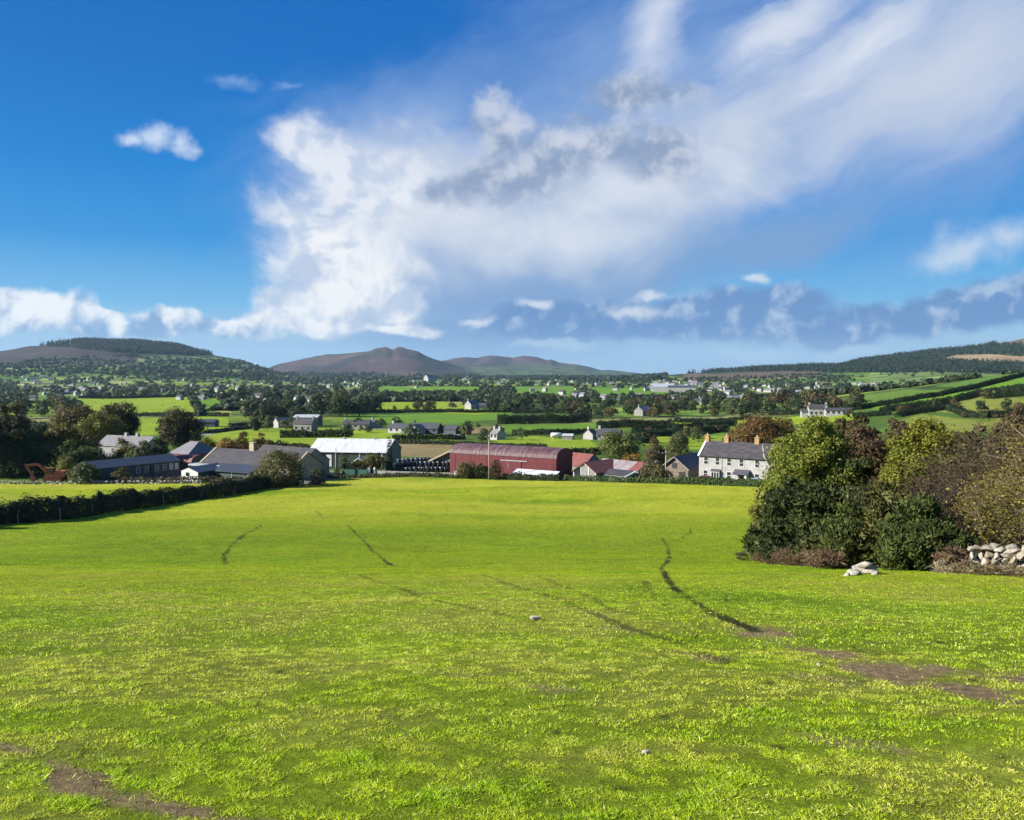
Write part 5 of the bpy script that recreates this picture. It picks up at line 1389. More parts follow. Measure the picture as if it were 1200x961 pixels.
# ------------------------------------------------------------------ trees and bushes about the farm: (name, label, px, y, width m, height m, crown base, colours)
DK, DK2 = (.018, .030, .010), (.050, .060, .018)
BR, BR2 = (.050, .044, .014), (.12, .090, .026)
MG, MG2 = (.038, .064, .016), (.095, .120, .030)
YG, YG2 = (.080, .100, .016), (.19, .18, .026)
OR, OR2 = (.13, .085, .02), (.25, .15, .035)
OL, OL2 = (.085, .085, .03), (.15, .135, .05)
FT = [
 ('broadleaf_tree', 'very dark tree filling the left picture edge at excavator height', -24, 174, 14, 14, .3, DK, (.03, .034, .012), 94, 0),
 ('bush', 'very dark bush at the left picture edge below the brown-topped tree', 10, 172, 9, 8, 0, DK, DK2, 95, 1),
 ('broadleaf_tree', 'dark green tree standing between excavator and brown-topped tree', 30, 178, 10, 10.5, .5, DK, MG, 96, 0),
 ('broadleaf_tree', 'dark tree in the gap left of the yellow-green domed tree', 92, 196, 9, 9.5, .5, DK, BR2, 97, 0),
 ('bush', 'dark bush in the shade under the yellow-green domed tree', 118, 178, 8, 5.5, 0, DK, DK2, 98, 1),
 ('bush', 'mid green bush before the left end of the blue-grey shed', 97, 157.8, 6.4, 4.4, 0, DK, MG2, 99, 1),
 ('broadleaf_tree', 'dark tall tree at the left picture edge beside the excavator', 2, 178, 14, 17, 1, DK, BR, 51, 0),
 ('broadleaf_tree', 'brown-topped tree at the left picture edge above the dark wood', 18, 196, 12, 16, 2, BR, BR2, 52, 0),
 ('broadleaf_tree', 'grey-green rounded tree second from the left picture edge', 45, 186, 9.5, 12, 1.5, (.04, .06, .03), (.095, .115, .06), 53, 0),
 ('broadleaf_tree', 'brown-green tree left of the yellow-green domed tree', 73, 183, 10, 12, 1.5, BR, YG2, 54, 0),
 ('broadleaf_tree', 'broad brown tree crown rising behind the yellow-green domed tree', 92, 236, 17, 16, 3, BR, BR2, 55, 0),
 ('broadleaf_tree', 'yellow-green domed tree left of the white cottage', 115, 224, 14.5, 13.5, 2, YG, YG2, 56, 0),
 ('broadleaf_tree', 'dark brown tree behind the white cottage, edge against a bright field', 137, 246, 13, 17.5, 3, DK, BR2, 57, 0),
 ('broadleaf_tree', 'large dark brown tree right above the hipped-roof house', 209, 240, 14.5, 15.5, 2, (.03, .03, .011), (.085, .068, .022), 58, 0),
 ('bush', 'olive bush in front of the white cottage', 142, 188, 8.4, 8.4, .3, OL, YG2, 59, 1),
 ('bush', 'dark green bush hiding the right end of the white cottage', 168, 181, 7, 7.6, .3, DK, MG2, 60, 1),
 ('bush', 'dark conical bush left of the brown curved roof', 186, 184, 5.5, 8.5, .2, DK, MG, 61, 1),
 ('bush', 'mid green bush between domed tree and blue-grey shed', 101, 176, 8, 7, .2, MG, MG2, 62, 1),
 ('bush', 'leafy green bush behind the excavator', 80, 173, 7.5, 8, .2, MG, YG, 63, 1),
 ('bush', 'dark green undergrowth bush behind the excavator arm', 42, 176, 10, 8, .1, DK, MG, 64, 1),
 ('bush', 'yellow-green bush above the excavator body', 74, 167.5, 3.6, 4.6, .1, YG, YG2, 65, 1),
 ('bush', 'small bush in front of the windows of the blue-grey shed', 141, 162, 4.4, 3.0, 0, MG, BR2, 66, 1),
 ('bush', 'small orange-leaved tree behind the white cottage roof', 162, 236, 6, 6.5, .5, OL, OR, 67, 1),
 ('bush', 'big round olive willow bush at the corner of the field by the slate range', 328, 152, 10.6, 7.4, 0, (.062, .07, .02), (.13, .125, .035), 68, 1),
 ('bush', 'smaller grey-olive bush right of the big round willow bush', 371, 157, 4.6, 3.4, 0, (.075, .08, .04), (.13, .125, .07), 69, 1),
 ('autumn_tree', 'leftmost of three orange trees behind the slate range', 266, 222, 7.2, 7, 1, OR, OR2, 70, 1),
 ('autumn_tree', 'brown tree between the two orange trees behind the slate range', 285, 228, 7, 8.6, 1, BR, OR, 71, 1),
 ('autumn_tree', 'orange tree above the slate range just right of its chimney', 306, 222, 7.4, 8, 1, OR, (.2, .13, .03), 72, 1),
 ('bush', 'dark green bush right of the orange trees behind the slate range', 327, 224, 6, 6, .2, DK, MG2, 73, 1),
 ('bush', 'green bush behind the roofs left of the orange trees', 244, 230, 8, 6.5, .2, MG, YG2, 74, 1),
 ('bush', 'dark green bush left of the white-roofed shed', 351, 220, 6.5, 5, .1, DK, MG2, 75, 1),
 ('cypress', 'slender dark cypress in front of the white-roofed shed', 455.5, 184, 1.7, 8.6, .1, (.012, .022, .012), (.026, .04, .02), 76, 2),
 ('bush', 'yellow-olive bush between the pale hut and the cypress', 440, 182, 7, 5.1, 0, (.06, .068, .016), (.14, .13, .03), 77, 1),
 ('bush', 'olive bush before the wall of the white-roofed shed', 417, 180.5, 5.5, 3.8, 0, (.055, .066, .018), (.12, .12, .035), 78, 1),
 ('bush', 'small dark clipped bush at the foot of the thin dark pole', 394, 176, 1.7, 2.1, 0, DK, MG, 79, 2),
 ('bush', 'spindly young tree right of the thin dark pole', 402, 178.5, 2.6, 5.8, 1.4, DK, MG2, 80, 3),
 ('bush', 'olive-brown bush at the left end of the red barn', 546, 168.5, 5.2, 4.4, .1, OL, OL2, 81, 1),
 ('bush', 'dark bush between the olive-brown bush and the tall pole', 564, 167.2, 3.8, 3.4, 0, DK, MG, 82, 1),
 ('cypress', 'stout dark green clipped cypress at the foot of the tall pole', 580.5, 166, 2.9, 3.9, 0, (.014, .028, .012), (.034, .052, .02), 83, 2),
 ('broadleaf_tree', 'wide leafy green tree behind the red-roofed sheds', 726, 205, 12.5, 9.6, .4, (.045, .068, .016), (.105, .122, .03), 84, 0),
 ('autumn_tree', 'small golden-orange tree before the wide green tree', 741, 184, 5.2, 5.6, .2, (.14, .09, .018), (.27, .15, .03), 85, 1),
 ('bush', 'brown scrubby thorn left of the old stone barn', 768, 190, 6.6, 8, .1, (.085, .07, .035), (.14, .11, .05), 86, 1),
 ('bush', 'olive scrub in front of the verge of the old stone barn', 764, 161, 5.2, 5.0, 0, (.07, .066, .03), (.13, .115, .05), 87, 1),
 ('bush', 'bramble bush at the foot of the right-hand timber pole', 776, 157.5, 4.6, 3.6, 0, (.06, .066, .026), (.12, .11, .045), 88, 1),
 ('bush', 'green scrub above the roof of the old stone barn', 797, 214, 8.5, 8, .2, MG, OL2, 89, 1),
 ('bush', 'dark bush hiding the corner between stone barn and farmhouse', 806, 184, 4, 6, .1, DK, MG2, 90, 1),
 ('chestnut_tree', 'huge russet tree spreading behind the white farmhouse', 896, 190, 17.5, 15.2, .8, (.062, .042, .014), (.165, .095, .026), 91, 4),
 ('broadleaf_tree', 'dark tree at the right shoulder of the huge russet tree', 940, 176, 8, 9, .5, DK, BR2, 92, 0),
 ('bush', 'olive bush right of the long pink-roofed shed', 757, 172, 4.2, 4.4, 0, (.06, .062, .025), (.12, .10, .04), 93, 1),
]
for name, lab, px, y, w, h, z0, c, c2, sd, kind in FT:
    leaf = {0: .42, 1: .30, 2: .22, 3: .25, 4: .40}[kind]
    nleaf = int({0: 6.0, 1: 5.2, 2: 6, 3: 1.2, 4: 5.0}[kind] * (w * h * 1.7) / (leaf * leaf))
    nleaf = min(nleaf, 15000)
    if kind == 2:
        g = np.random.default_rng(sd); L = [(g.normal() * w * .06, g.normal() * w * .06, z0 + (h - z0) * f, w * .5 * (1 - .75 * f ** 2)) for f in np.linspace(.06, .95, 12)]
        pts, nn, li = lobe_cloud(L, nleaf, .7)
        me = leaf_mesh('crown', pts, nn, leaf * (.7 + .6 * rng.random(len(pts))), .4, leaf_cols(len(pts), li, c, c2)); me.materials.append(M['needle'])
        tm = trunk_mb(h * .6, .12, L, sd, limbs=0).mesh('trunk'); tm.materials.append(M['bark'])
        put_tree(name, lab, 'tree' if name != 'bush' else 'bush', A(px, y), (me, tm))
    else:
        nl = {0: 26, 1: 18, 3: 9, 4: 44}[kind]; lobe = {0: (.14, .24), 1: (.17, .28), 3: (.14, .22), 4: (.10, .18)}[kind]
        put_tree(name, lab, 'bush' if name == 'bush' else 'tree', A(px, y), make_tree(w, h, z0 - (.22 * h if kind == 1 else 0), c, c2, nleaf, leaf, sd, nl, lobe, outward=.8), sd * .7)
# ------------------------------------------------------------------ the valley: hedges, trees, houses
HEDG, HEDG2 = (.012, .026, .010), (.036, .052, .018)
VH = [
 ('dark clipped hedge in front of the small grey farmhouse', [(328, 513), (414, 512)], 3.0, 3),
 ('low hedge along the front of the blue-grey bungalows', [(460, 516), (545, 515)], 2.2, 2.5),
 ('long hedge between two green fields left of the valley middle', [(398, 485), (470, 484), (600, 483)], 2.6, 3),
 ('tall dark clipped hedge above the big green field', [(583, 497), (640, 496), (692, 495)], 5.2, 4),
 ('row of low bushes along the lower edge of the big green field', [(600, 510), (650, 509.5), (690, 508)], 2.4, 2.5),
 ('dark hedge right of the tall clipped hedge, before the house with pale gable', [(700, 502), (788, 500)], 4.0, 4),
 ('hedge crossing the fields below the far wood, behind the farmhouse', [(742, 506), (800, 503), (862, 498)], 2.8, 3),
 ('bushy hedge in the fields left of the huge russet tree', [(742, 513), (800, 510), (852, 505)], 3.0, 4),
 ('upper field hedge behind the huge russet tree', [(790, 495), (880, 491)], 2.4, 3),
 ('hedge under the long white house on the right', [(900, 487), (1010, 480)], 2.8, 3),
 ('hedge behind the rust-red shed roofs', [(656, 535), (712, 532)], 2.0, 2.5),
 ('thin hedge above the bright field by the dark wood', [(434, 471), (545, 470)], 2.6, 4),
 ('dark hedge bordering the flat green field in the far middle', [(440, 463), (565, 462)], 4.0, 6),
 ('dark hedge along the top of the large bright field on the left', [(92, 467), (226, 465)], 3.6, 5),
 ('hedge along the bottom of the large bright field on the left', [(92, 486), (160, 488), (268, 488)], 2.6, 4),
 ('brown hedge curving down the right side of the large bright field', [(224, 466), (230, 477), (236, 488)], 3.0, 5),
 ('hedge beside the pale lane on the left', [(240, 509), (275, 504), (330, 500)], 1.6, 2.5),
 ('thin hedge above the tan stubble strip on the left', [(250, 481), (300, 473)], 2.2, 4),
 ('scrubby hedge above the field behind the slate range', [(236, 527), (300, 527), (362, 528)], 2.2, 3),
 ('hedge between bungalow field and straw-coloured ground', [(462, 520), (530, 521)], 1.6, 2.5),
 ('hedge at the right edge of the straw-coloured ground by the red barn', [(530, 521), (640, 524)], 1.2, 2),
 ('dark hedge line across the middle of the valley right of the white gabled house', [(600, 484), (690, 484)], 3.2, 4),
 ('hedge running under the far village in the right-hand valley', [(690, 466), (790, 466)], 4, 6),
 ('hedge bounding the pale field below the right-hand village', [(830, 467), (905, 465)], 4, 6),
 ('long dark hedge climbing the top of the right-hand hillside', [(1012, 479), (1060, 471), (1134, 457), (1215, 437)], 2.6, 4),
 ('dark hedge crossing the right-hand hillside under the upper field', [(1032, 484), (1100, 475), (1150, 463), (1215, 456)], 3.4, 4.5),
 ('dark hedge sweeping across the lower right-hand hillside', [(1052, 489), (1110, 479), (1134, 489), (1160, 490), (1215, 481)], 2.8, 4),
 ('hedge along the left foot of the right-hand hillside', [(1000, 490), (1045, 486)], 2.6, 4),
 ('brown scrub hedge at the right picture edge below the top field', [(1160, 467), (1215, 462)], 5, 7),
 ('hedge across the left fields beneath the broad far wood', [(-20, 473), (95, 472)], 3, 5),
 ('hedge dividing the bright fields left of the grey farmhouse', [(268, 501), (345, 499)], 2.4, 3),
]
for lab, line, h, w in VH:
    y = G(*line[0])[1]; leaf = max(.45, y / 900)
    hedge(lab, line, h, w, leaf, HEDG, HEDG2, step=12, ragged=.45, cover=1.3)

# pale lane
def strip(name, label, line, w, matn):
    P_ = [G(*p) for p in line]; m = MB(); pts = []
    for a, b in zip(P_[:-1], P_[1:]):
        for t in np.linspace(0, 1, 8, endpoint=False): pts.append(a + (b - a) * t)
    pts.append(P_[-1]); vs = []
    for i, p in enumerate(pts):
        d = pts[min(i + 1, len(pts) - 1)] - pts[max(i - 1, 0)]; nx = np.array([-d[1], d[0]]) / math.hypot(d[0], d[1])
        for s in (-1, 1): q = p[:2] + nx * s * w / 2; vs.append((q[0], q[1], float(H(*q)) + .15))
    m.add(vs, [(2 * i, 2 * i + 1, 2 * i + 3, 2 * i + 2) for i in range(len(pts) - 1)])
    tag(m.build(name, M[matn]), label, kind='structure')
strip('lane', 'pale lane between the fields on the left', [(236, 511), (250, 507), (272, 502), (278, 498)], 5, 'lane')
strip('road', 'pale road along the row of bungalows', [(398, 502.5), (470, 503), (545, 511)], 4, 'lane')

# trees of the valley: a few crowns, copied
def simple_tree(kind, w, h, c, c2, n, leaf, seed):
    g = np.random.default_rng(seed)
    if kind == 'conifer':
        L = [(0, 0, h * f, w * .5 * (1.06 - f)) for f in np.linspace(.1, .95, 9)]
        lm = 'needle'
    else:
        L = crown_lobes(w, h, -h * .06, 15, seed, (.16, .27)); lm = 'leaf'
    pts, nn, li = lobe_cloud(L, n, .85)
    me = leaf_mesh('crown', pts, nn, leaf * (.7 + .6 * rng.random(len(pts))), .8, leaf_cols(len(pts), li, c, c2)); me.materials.append(M[lm])
    tm = trunk_mb(h * .5, h * .025, L, seed, 5, 3).mesh('trunk'); tm.materials.append(M['bark'])
    return me, tm
PROTO = {}
for key, kind, c, c2 in [('dark', 'b', (.015, .031, .013), (.046, .060, .023)), ('green', 'b', (.028, .054, .017), (.080, .105, .034)), ('olive', 'b', (.055, .062, .022), (.12, .115, .038)),
                         ('brown', 'b', (.055, .042, .02), (.115, .08, .034)), ('conifer', 'conifer', (.010, .022, .012), (.024, .038, .02))]:
    PROTO[key] = [simple_tree(kind, 9.5 if kind == 'b' else 6, 10, c, c2, 620, .85, 300 + len(PROTO) * 7 + i) for i in range(3)]
gz = np.random.default_rng(77)
def zone(name, label, group, kinds, pxr, pyr, n, hr, wr=(.95, 1.45)):
    for i in range(n):
        px = gz.uniform(*pxr); py = gz.uniform(*pyr); p = G(px, py); k = kinds[int(gz.integers(len(kinds)))]
        h = gz.uniform(hr[0] * .7, hr[1] * .92) / 10; w = h * gz.uniform(*wr)
        o = put_tree('conifer_tree' if k == 'conifer' else name, label, 'tree', p - np.array([0, 0, .3]), PROTO[k][int(gz.integers(3))], gz.uniform(0, 6), (w, w, h), group)
zone('valley_tree', 'green or dark tree in the wood at the left edge, beyond the nearest trees', 'trees in the left-edge wood', ['dark', 'green', 'green', 'olive'], (-40, 100), (478, 492), 26, (9, 15))
zone('valley_tree', 'dark tree in the row along the top of the bright left field', 'trees along the bright left field', ['dark', 'dark', 'green'], (222, 340), (466, 471), 18, (12, 17))
zone('valley_tree', 'dark tree of the dense wood behind the small grey farmhouse', 'trees of the wood by the grey farmhouse', ['dark'], (292, 352), (489, 494), 16, (12, 17))
zone('valley_tree', 'small green tree round the small grey farmhouse', 'trees round the grey farmhouse', ['green', 'olive', 'dark'], (285, 345), (498, 505), 8, (6, 9))
zone('valley_tree', 'dark tree in the clump right of the dense wood', 'trees of the clump left of middle', ['dark', 'dark', 'green', 'olive'], (362, 440), (482, 489), 20, (12, 19))
zone('valley_tree', 'tree in the far hedgerow behind the left-middle fields', 'trees of the far left-middle hedgerow', ['dark', 'green'], (425, 545), (464, 471), 18, (9, 13))
zone('valley_tree', 'lone small tree along the low hedge of the middle fields', 'small trees along the middle hedge', ['olive', 'brown', 'dark'], (440, 560), (478, 483), 9, (5, 10))
zone('valley_tree', 'dark tree of the wood round the white gabled house', 'trees round the white gabled house', ['dark', 'dark', 'dark', 'green', 'conifer'], (575, 650), (474, 485), 30, (10, 16))
zone('valley_tree', 'tree of the long belt below the far village', 'trees of the belt below the far village', ['dark', 'green', 'dark', 'olive', 'green', 'brown'], (650, 790), (473, 490), 40, (8, 13))
zone('valley_tree', 'tree of the belt left of the huge russet tree', 'trees of the belt left of the russet tree', ['dark', 'green', 'olive'], (785, 885), (474, 490), 34, (8, 14))
zone('valley_tree', 'tree around the long white house on the right', 'trees round the long white house', ['dark', 'green', 'brown', 'olive'], (885, 1010), (470, 484), 24, (9, 14))
zone('valley_tree', 'small tree among the bungalows behind the bales', 'trees among the bungalows', ['dark', 'green', 'olive'], (398, 560), (500, 512), 12, (4, 7))
zone('valley_tree', 'small tree in the fields behind the red barn', 'trees in the fields behind the red barn', ['olive', 'green', 'brown'], (545, 620), (508, 518), 10, (4, 8))
zone('valley_tree', 'small bushy tree in the fields behind the old stone barn', 'trees in the fields behind the stone barn', ['dark', 'olive', 'green', 'brown'], (742, 850), (504, 524), 16, (4, 8))
zone('valley_tree', 'small dark tree on the hedges of the right-hand hillside', 'trees on the right-hand hillside', ['dark', 'brown', 'olive'], (1040, 1215), (466, 490), 12, (4, 8))

# houses
def small_house(name, label, px, py, L, D, e, r, wall='white_wall', roof='dark_slate', rz=-.4, group=None, chim=0, wins=0, cat='house', dz=0.0):
    p = G(px, py)
    if cat != 'factory' and p[1] > 300: L, D, e, r = L * .86, D * .86, e * .88, r * .88
    t = empty(name, (p[0], p[1], p[2] + dz), rz, label, cat, group)
    m = MB(); pf = [(y - D / 2, z) for y, z in profile('gable', D, e, r)]; m.prism(pf, -L / 2, L / 2); m.build('wall', M[wall], t)
    rm = roof_mb('gable', L, D, e, r, .3, .2, .15); rm.v = [(v[0] - L / 2, v[1] - D / 2, v[2]) for v in rm.v]
    ro = rm.build('roof', M[roof], t)
    for i in range(chim):
        x = -L / 2 + .6 if i == 0 else L / 2 - .6
        m = MB(); m.box(x - .5, -.45, r - .5, x + .5, .45, r + 1.2); m.build('chimney', M[wall], ro)
    for i in range(wins):
        x = -L / 2 + L * (i + .5) / wins; m = MB(); m.box(x - .6, -D / 2 - .06, 1.0, x + .6, -D / 2 - .003, 2.3); m.build('window', M['glass'], t)
    return t
small_house('farmhouse', 'small grey farmhouse with a white dormer gable beyond the bright field', 358, 505, 12, 7, 4.2, 7, 'grey_wall', 'slate', -.3, None, 2, 3)
small_house('barn', 'long pale-roofed barn just behind the small grey farmhouse', 361, 499, 16, 10, 5.5, 7, 'blue_wall', 'tin', -.1, cat='barn')
small_house('cottage', 'pale cottage half hidden left of the small grey farmhouse', 330, 501, 8, 6, 3.5, 6, 'white_wall', 'grey_slate', .8)
small_house('shed', 'long grey-roofed shed in the lane fields on the left', 241, 500, 14, 8, 3, 4.5, 'blue_wall', 'blue_roof', 0, cat='shed')
small_house('bungalow', 'leftmost grey bungalow of the row beyond the bright field', 419, 502, 17, 8, 2.6, 5.2, 'white_wall', 'slate', -.15, None, 1, 5)
small_house('bungalow', 'white-gabled small bungalow left of a dark tree in the row', 439, 501.5, 7, 8, 2.6, 5, 'white_wall', 'slate', -1.0, None, 1, 2)
small_house('bungalow', 'blue-white bungalow with chimney in the middle of the row', 470, 507, 12, 8, 2.7, 5, 'white_wall', 'dark_slate', -.5, None, 1, 3)
small_house('bungalow', 'long blue-grey bungalow with a gabled wing in the row', 500, 507.5, 16, 8, 2.7, 5.4, 'blue_wall', 'dark_slate', -.3, None, 1, 4)
small_house('bungalow', 'gabled wing at the left end of the long blue-grey bungalow', 488, 508.5, 7, 8, 2.7, 5.0, 'white_wall', 'dark_slate', 1.05, None, 0, 0)
small_house('garage', 'dark garage with a bright green door right of the bungalow row', 530, 508.5, 7, 6, 2.6, 4.4, 'blue_wall', 'dark_slate', -.4, None, 0, 0, 'garage')
small_house('house', 'white house among bushes behind the red barn', 583, 515, 5.4, 4.8, 2.8, 4.8, 'white_wall', 'grey_slate', -.9, None, 2, 2)
small_house('bungalow', 'dark-roofed bungalow with white walls beyond the red-roofed sheds', 714, 515, 11, 7, 2.4, 5.0, 'white_wall', 'dark_slate', -.35, None, 1, 4)
small_house('bungalow', 'white-gabled wing at the left end of the dark-roofed bungalow', 692, 514.5, 4.6, 5.5, 2.4, 4.6, 'white_wall', 'dark_slate', .9, None, 1, 0)
small_house('garage', 'grey flat garage left of the dark-roofed bungalow', 666, 515, 5, 4, 1.8, 2.6, 'grey_wall', 'tin', -.3, cat='garage')
t = empty('oil_tank', G(652, 514), .2, 'white oval tank standing in the field left of the grey garage', 'tank')
MB().tube([(-2.4, 0, 1.5), (-2.1, 0, 1.5), (2.1, 0, 1.5), (2.4, 0, 1.5)], [.6, 1.0, 1.0, .6], 14).build('vessel', M['white_paint'], t, smooth=True)
for x in (-1.5, 1.5): MB().box(x - .15, -.9, -.3, x + .15, .9, .6).build('cradle', M['concrete'], t)
small_house('house', 'white gabled house with dark barn beside the middle wood', 553, 479.5, 13, 9, 5, 9, 'white_wall', 'grey_slate', .9, None, 1, 2)
small_house('barn', 'long dark barn right of the white gabled house', 571, 479, 24, 10, 3.5, 6, 'green_sheet', 'dark_slate', -.2, cat='barn')
small_house('house', 'main block of the long white house on the right-hand rise, with chimneys', 958, 487, 12, 8, 4.6, 7.2, 'white_wall', 'slate', -.2, None, 2, 4)
small_house('house', 'low white wing at the right of the long white house', 982, 486.5, 16, 7, 3.0, 4.6, 'white_wall', 'slate', -.25, None, 1, 5)
small_house('house', 'low white outbuilding at the left of the long white house', 946, 488, 8, 6, 3, 4.6, 'white_wall', 'dark_slate', -.2)
small_house('house', 'pale-roofed house with a stone gable left of the right-hand belt of trees', 754, 487, 12, 9, 3.8, 7.2, 'grey_wall', 'grey_slate', .7, None, 1, 2)
small_house('house', 'bright white church-like house before the heather mountain', 504, 447, 46, 24, 14, 26, 'white_wall', 'grey_slate', .9)
for i, (px, py, L) in enumerate([(776, 456, 46), (786, 459, 60), (797, 459.5, 40)]):
    small_house('factory', ['white factory shed at the left of the far village', 'long grey-white factory shed in the middle of the far village', 'dark-roofed factory shed at the right of the far village'][i], px, py, L, 26, 8, 11,
                'white_wall', ['tin', 'tin', 'blue_roof'][i], -.2, cat='factory')
# far white houses, a few pixels each: one mesh with walls and roof
HOUSE_ME = []
for (L, D, e, r, wa, ro) in [(12, 8, 3.2, 6.2, 'white_wall', 'slate'), (10, 7, 5.2, 8.2, 'white_wall', 'grey_slate'), (17, 9, 3.2, 6.4, 'white_wall', 'grey_slate'), (11, 8, 5, 8, 'white_wall', 'slate')]:
    m = MB(); m.prism([(y - D / 2, z) for y, z in profile('gable', D, e, r)], -L / 2, L / 2, 0)
    rm = roof_mb('gable', L, D, e, r, .3, .2, .3); m.add([(v[0] - L / 2, v[1] - D / 2, v[2] + .02) for v in rm.v], rm.f, 1)
    me = m.mesh('far_house'); me.materials.append(M[wa]); me.materials.append(M[ro]); HOUSE_ME.append(me)
FAR = []
def houses(label, group, pxr, pyr, n, s=(.55, .9)):
    for i in range(n):
        for _ in range(20):
            p = G(gz.uniform(*pxr), gz.uniform(*pyr))
            if p[1] > 750: break
        else: continue
        FAR.append((600 + F * p[0] / p[1], p[1]))
        o = bpy.data.objects.new('far_house', HOUSE_ME[int(gz.integers(4))]); COL.objects.link(o)
        k = gz.uniform(*s); o.location = (p[0], p[1], p[2] + .3); o.rotation_euler = (0, 0, gz.uniform(-1.2, .6)); o.scale = (k, k, k)
        tag(o, label, 'house', group)
houses('white house scattered among trees below the wooded left hill', 'white houses below the left hill', (20, 150), (441, 466), 37)
houses('white house in the fields at the right foot of the wooded left hill', 'white houses at the foot of the left hill', (150, 330), (444, 462), 23)
houses('tiny white house at the foot of the purple heather mountain', 'white houses under the heather mountain', (330, 490), (444, 455), 23)
houses('tiny white house below the brown hills right of the heather mountain', 'white houses under the brown hills', (510, 720), (443, 452), 26)
houses('white house in the middle valley below the far village', 'white houses in the middle valley', (610, 770), (456, 474), 17)
houses('white house of the far village under the forest hill', 'white houses of the far village', (757, 845), (447, 459), 43)
houses('white house in the valley right of the far village', 'white houses right of the far village', (845, 990), (450, 470), 37)
houses('white house between the belt of trees and the russet tree', 'white houses by the belt of trees', (785, 860), (468, 482), 14)
houses('white house at the foot of the walled fields below the forest hill', 'white houses below the walled fields', (1000, 1110), (448, 458), 17)
houses('white house among the trees of the left middle distance', 'white houses of the left middle distance', (20, 410), (466, 472), 13)

# far woods, hedgerow trees and forests: too many to count
def woods(name, label, P_, w, h, c, c2, per, leaf, matn='leaf', cone=False):
    k = len(P_); pts = np.repeat(P_, per, 0); n = len(pts); W_ = np.repeat(w, per); Hh = np.repeat(h, per)
    d = rand_dirs(n); rr = rng.random(n) ** .35
    if cone:
        f = rng.random(n) ** 1.4; r_ = (1 - f) * .5 * rng.random(n) ** .4; a = rng.uniform(0, 2 * math.pi, n)
        off = np.stack([np.cos(a) * r_ * W_, np.sin(a) * r_ * W_, f * Hh], 1); nn = np.stack([np.cos(a), np.sin(a), .5 + 0 * a], 1) + rand_dirs(n) * .4
        lf = leaf * W_ * (1.15 - .8 * f)
    else:
        off = np.stack([d[:, 0] * rr * W_ * .5, d[:, 1] * rr * W_ * .5, (d[:, 2] * rr * .5 + .46) * Hh], 1); nn = d * .8 + rand_dirs(n) * .4
        lf = leaf * W_ * (.7 + .6 * rng.random(n))
    li = np.repeat(np.arange(k), per)
    me = leaf_mesh(name, pts + off, nn, lf, .85, leaf_cols(n, li, c, c2))
    return tag(link(name, me, M[matn]), label, 'wood', kind='stuff')
def scatter(n, y0, y1, px0, px1, fn):
    y = y0 * (y1 / y0) ** rng.random(n); x = (rng.uniform(px0, px1, n) - 600) / F * y
    k = fn(x, y); x, y = x[k], y[k]
    return np.stack([x, y, H(x, y)], 1)
def clear_views(P_):
    px = 600 + F * P_[:, 0] / P_[:, 1]; keep = np.ones(len(P_), bool)
    for hx, hy in FAR + [(776, 1700), (786, 1600), (797, 1600)]:
        w = 5 if hy > 1200 else 8
        keep &= ~((np.abs(px - hx) < w) & (P_[:, 1] > hy - 330) & (P_[:, 1] < hy + 18) & (rng.random(len(P_)) < .93))
    return P_[keep]
def rows(P_): return 600 + F * P_[:, 0] / P_[:, 1], 440 - F * P_[:, 2] / P_[:, 1]
def hedgerow(x, y):
    h1, h2, e = farm_cells(x, y, .2, 150, 85, 101)
    cl = fbm(x / 300, y / 300, 301, 3)
    inf = np.zeros(len(x), bool)
    for c_, poly in FIELDS: inf |= inpoly(x, y, poly)
    return ((e < 14) | (cl > .60) | (rng.random(len(x)) < .05)) & ~inf
pw = scatter(17000, 640, 2500, -60, 1260, hedgerow)
px_, py_ = rows(pw); k = ~((px_ > 1000) & (py_ < 462) & (pw[:, 1] > 1500) & (rng.random(len(pw)) < .85)); pw = clear_views(pw[k])
woods('woods', 'hedgerow trees and copses massed across the far valley floor', pw, rng.uniform(6, 12, len(pw)), rng.uniform(3, 7.5, len(pw)), (.016, .032, .015), (.055, .068, .028), 22, .42)
def lefthill(x, y):
    h1, h2, e = farm_cells(x, y, -.15, 175, 120, 131); px, py = 600 + F * x / y, 440 - F * H(x, y) / y
    return ((e < 13) | (h1 < .24) & (rng.random(len(x)) < .5) | (rng.random(len(x)) < .02)) & (py > np.interp(px, (0, 150, 420), (424, 417, 430)))
pl_ = clear_views(scatter(4600, 2300, 3500, -60, 400, lefthill))
woods('woods', 'hedgerow trees and thickets on the lower slopes of the left hill', pl_, rng.uniform(9, 15, len(pl_)), rng.uniform(7, 13, len(pl_)), (.016, .032, .016), (.04, .054, .026), 16, .45)
def leftforest(x, y):
    px, py = 600 + F * x / y, 440 - F * H(x, y) / y
    return (py < np.interp(px, (40, 90, 130, 200, 250, 300, 320), (405, 408, 413, 415, 416, 423, 434))) & (px > 35) & (px < 320) & ((px > 85) | (rng.random(len(x)) < .3)) & ((px < 245) | (rng.random(len(x)) < .4))
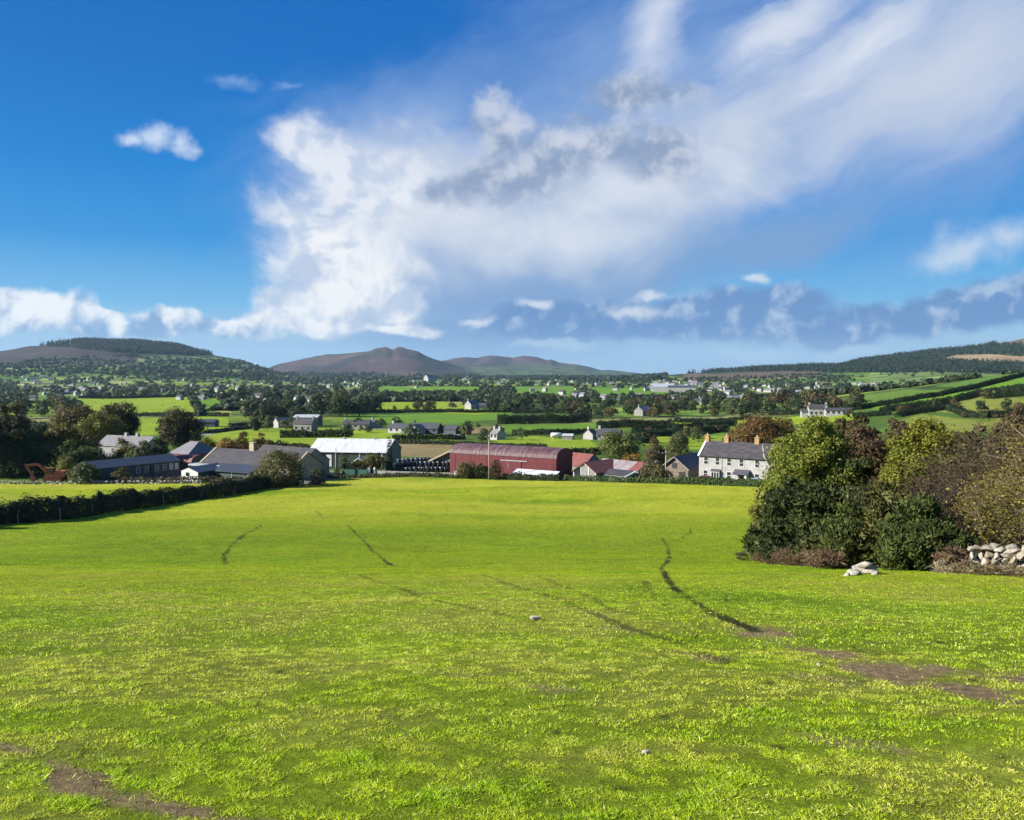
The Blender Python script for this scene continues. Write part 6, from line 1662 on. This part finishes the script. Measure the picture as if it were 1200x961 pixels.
pf = scatter(26000, 2700, 3750, 20, 330, leftforest)
woods('forest', 'dark conifer forest crowning the left hill', pf, rng.uniform(9, 14, len(pf)), rng.uniform(15, 24, len(pf)), (.009, .018, .011), (.022, .034, .018), 14, .5, 'needle', True)
def rightforest(x, y):
    px, py = 600 + F * x / y, 440 - F * H(x, y) / y
    lim = np.interp(px, (740, 800, 850, 950, 1000, 1100, 1260), (440.5, 438, 436, 435, 437, 436, 437))
    fell = (py > np.interp(px, (1095, 1120, 1160, 1240), (421, 416, 415, 421))) & (py < np.interp(px, (1095, 1130, 1240), (423, 424, 430))) & (px > 1095)
    crest = (px > 1165) & (py < 404)
    return (py < lim) & ~fell & ~crest & (px > 745)
pr = scatter(34000, 1650, 3450, 740, 1270, rightforest)
woods('forest', 'conifer forest covering the long hill on the right', pr, rng.uniform(9, 13, len(pr)), rng.uniform(11, 19, len(pr)), (.011, .024, .013), (.028, .045, .022), 12, .5, 'needle', True)
def footwood(x, y):
    px, py = 600 + F * x / y, 440 - F * H(x, y) / y
    return (py > 438) & (py < 447) & (fbm(x / 260, y / 400, 305, 3) > .42)
pm = clear_views(scatter(9000, 2500, 5200, 280, 780, footwood))
woods('woods', 'blue-green woods along the foot of the heather mountains', pm, rng.uniform(12, 20, len(pm)), rng.uniform(9, 15, len(pm)), (.018, .034, .02), (.05, .064, .034), 12, .5)

# autumn air: an even, thin haze between the viewer and the hills
hm = bpy.data.materials.new('haze'); hm.use_nodes = True
hn_ = hm.node_tree
for q_ in list(hn_.nodes): hn_.nodes.remove(q_)
pv = hn_.nodes.new('ShaderNodeVolumePrincipled'); pv.inputs['Color'].default_value = (.45, .70, 1.0, 1); pv.inputs['Density'].default_value = 2.6e-5; pv.inputs['Anisotropy'].default_value = .2
ho = hn_.nodes.new('ShaderNodeOutputMaterial'); hn_.links.new(pv.outputs[0], ho.inputs['Volume'])
hb = MB().box(-9700, -9700, -60, 9700, 9700, 285).build('haze', hm)
tag(hb, 'thin blue autumn haze filling the valley', kind='stuff')
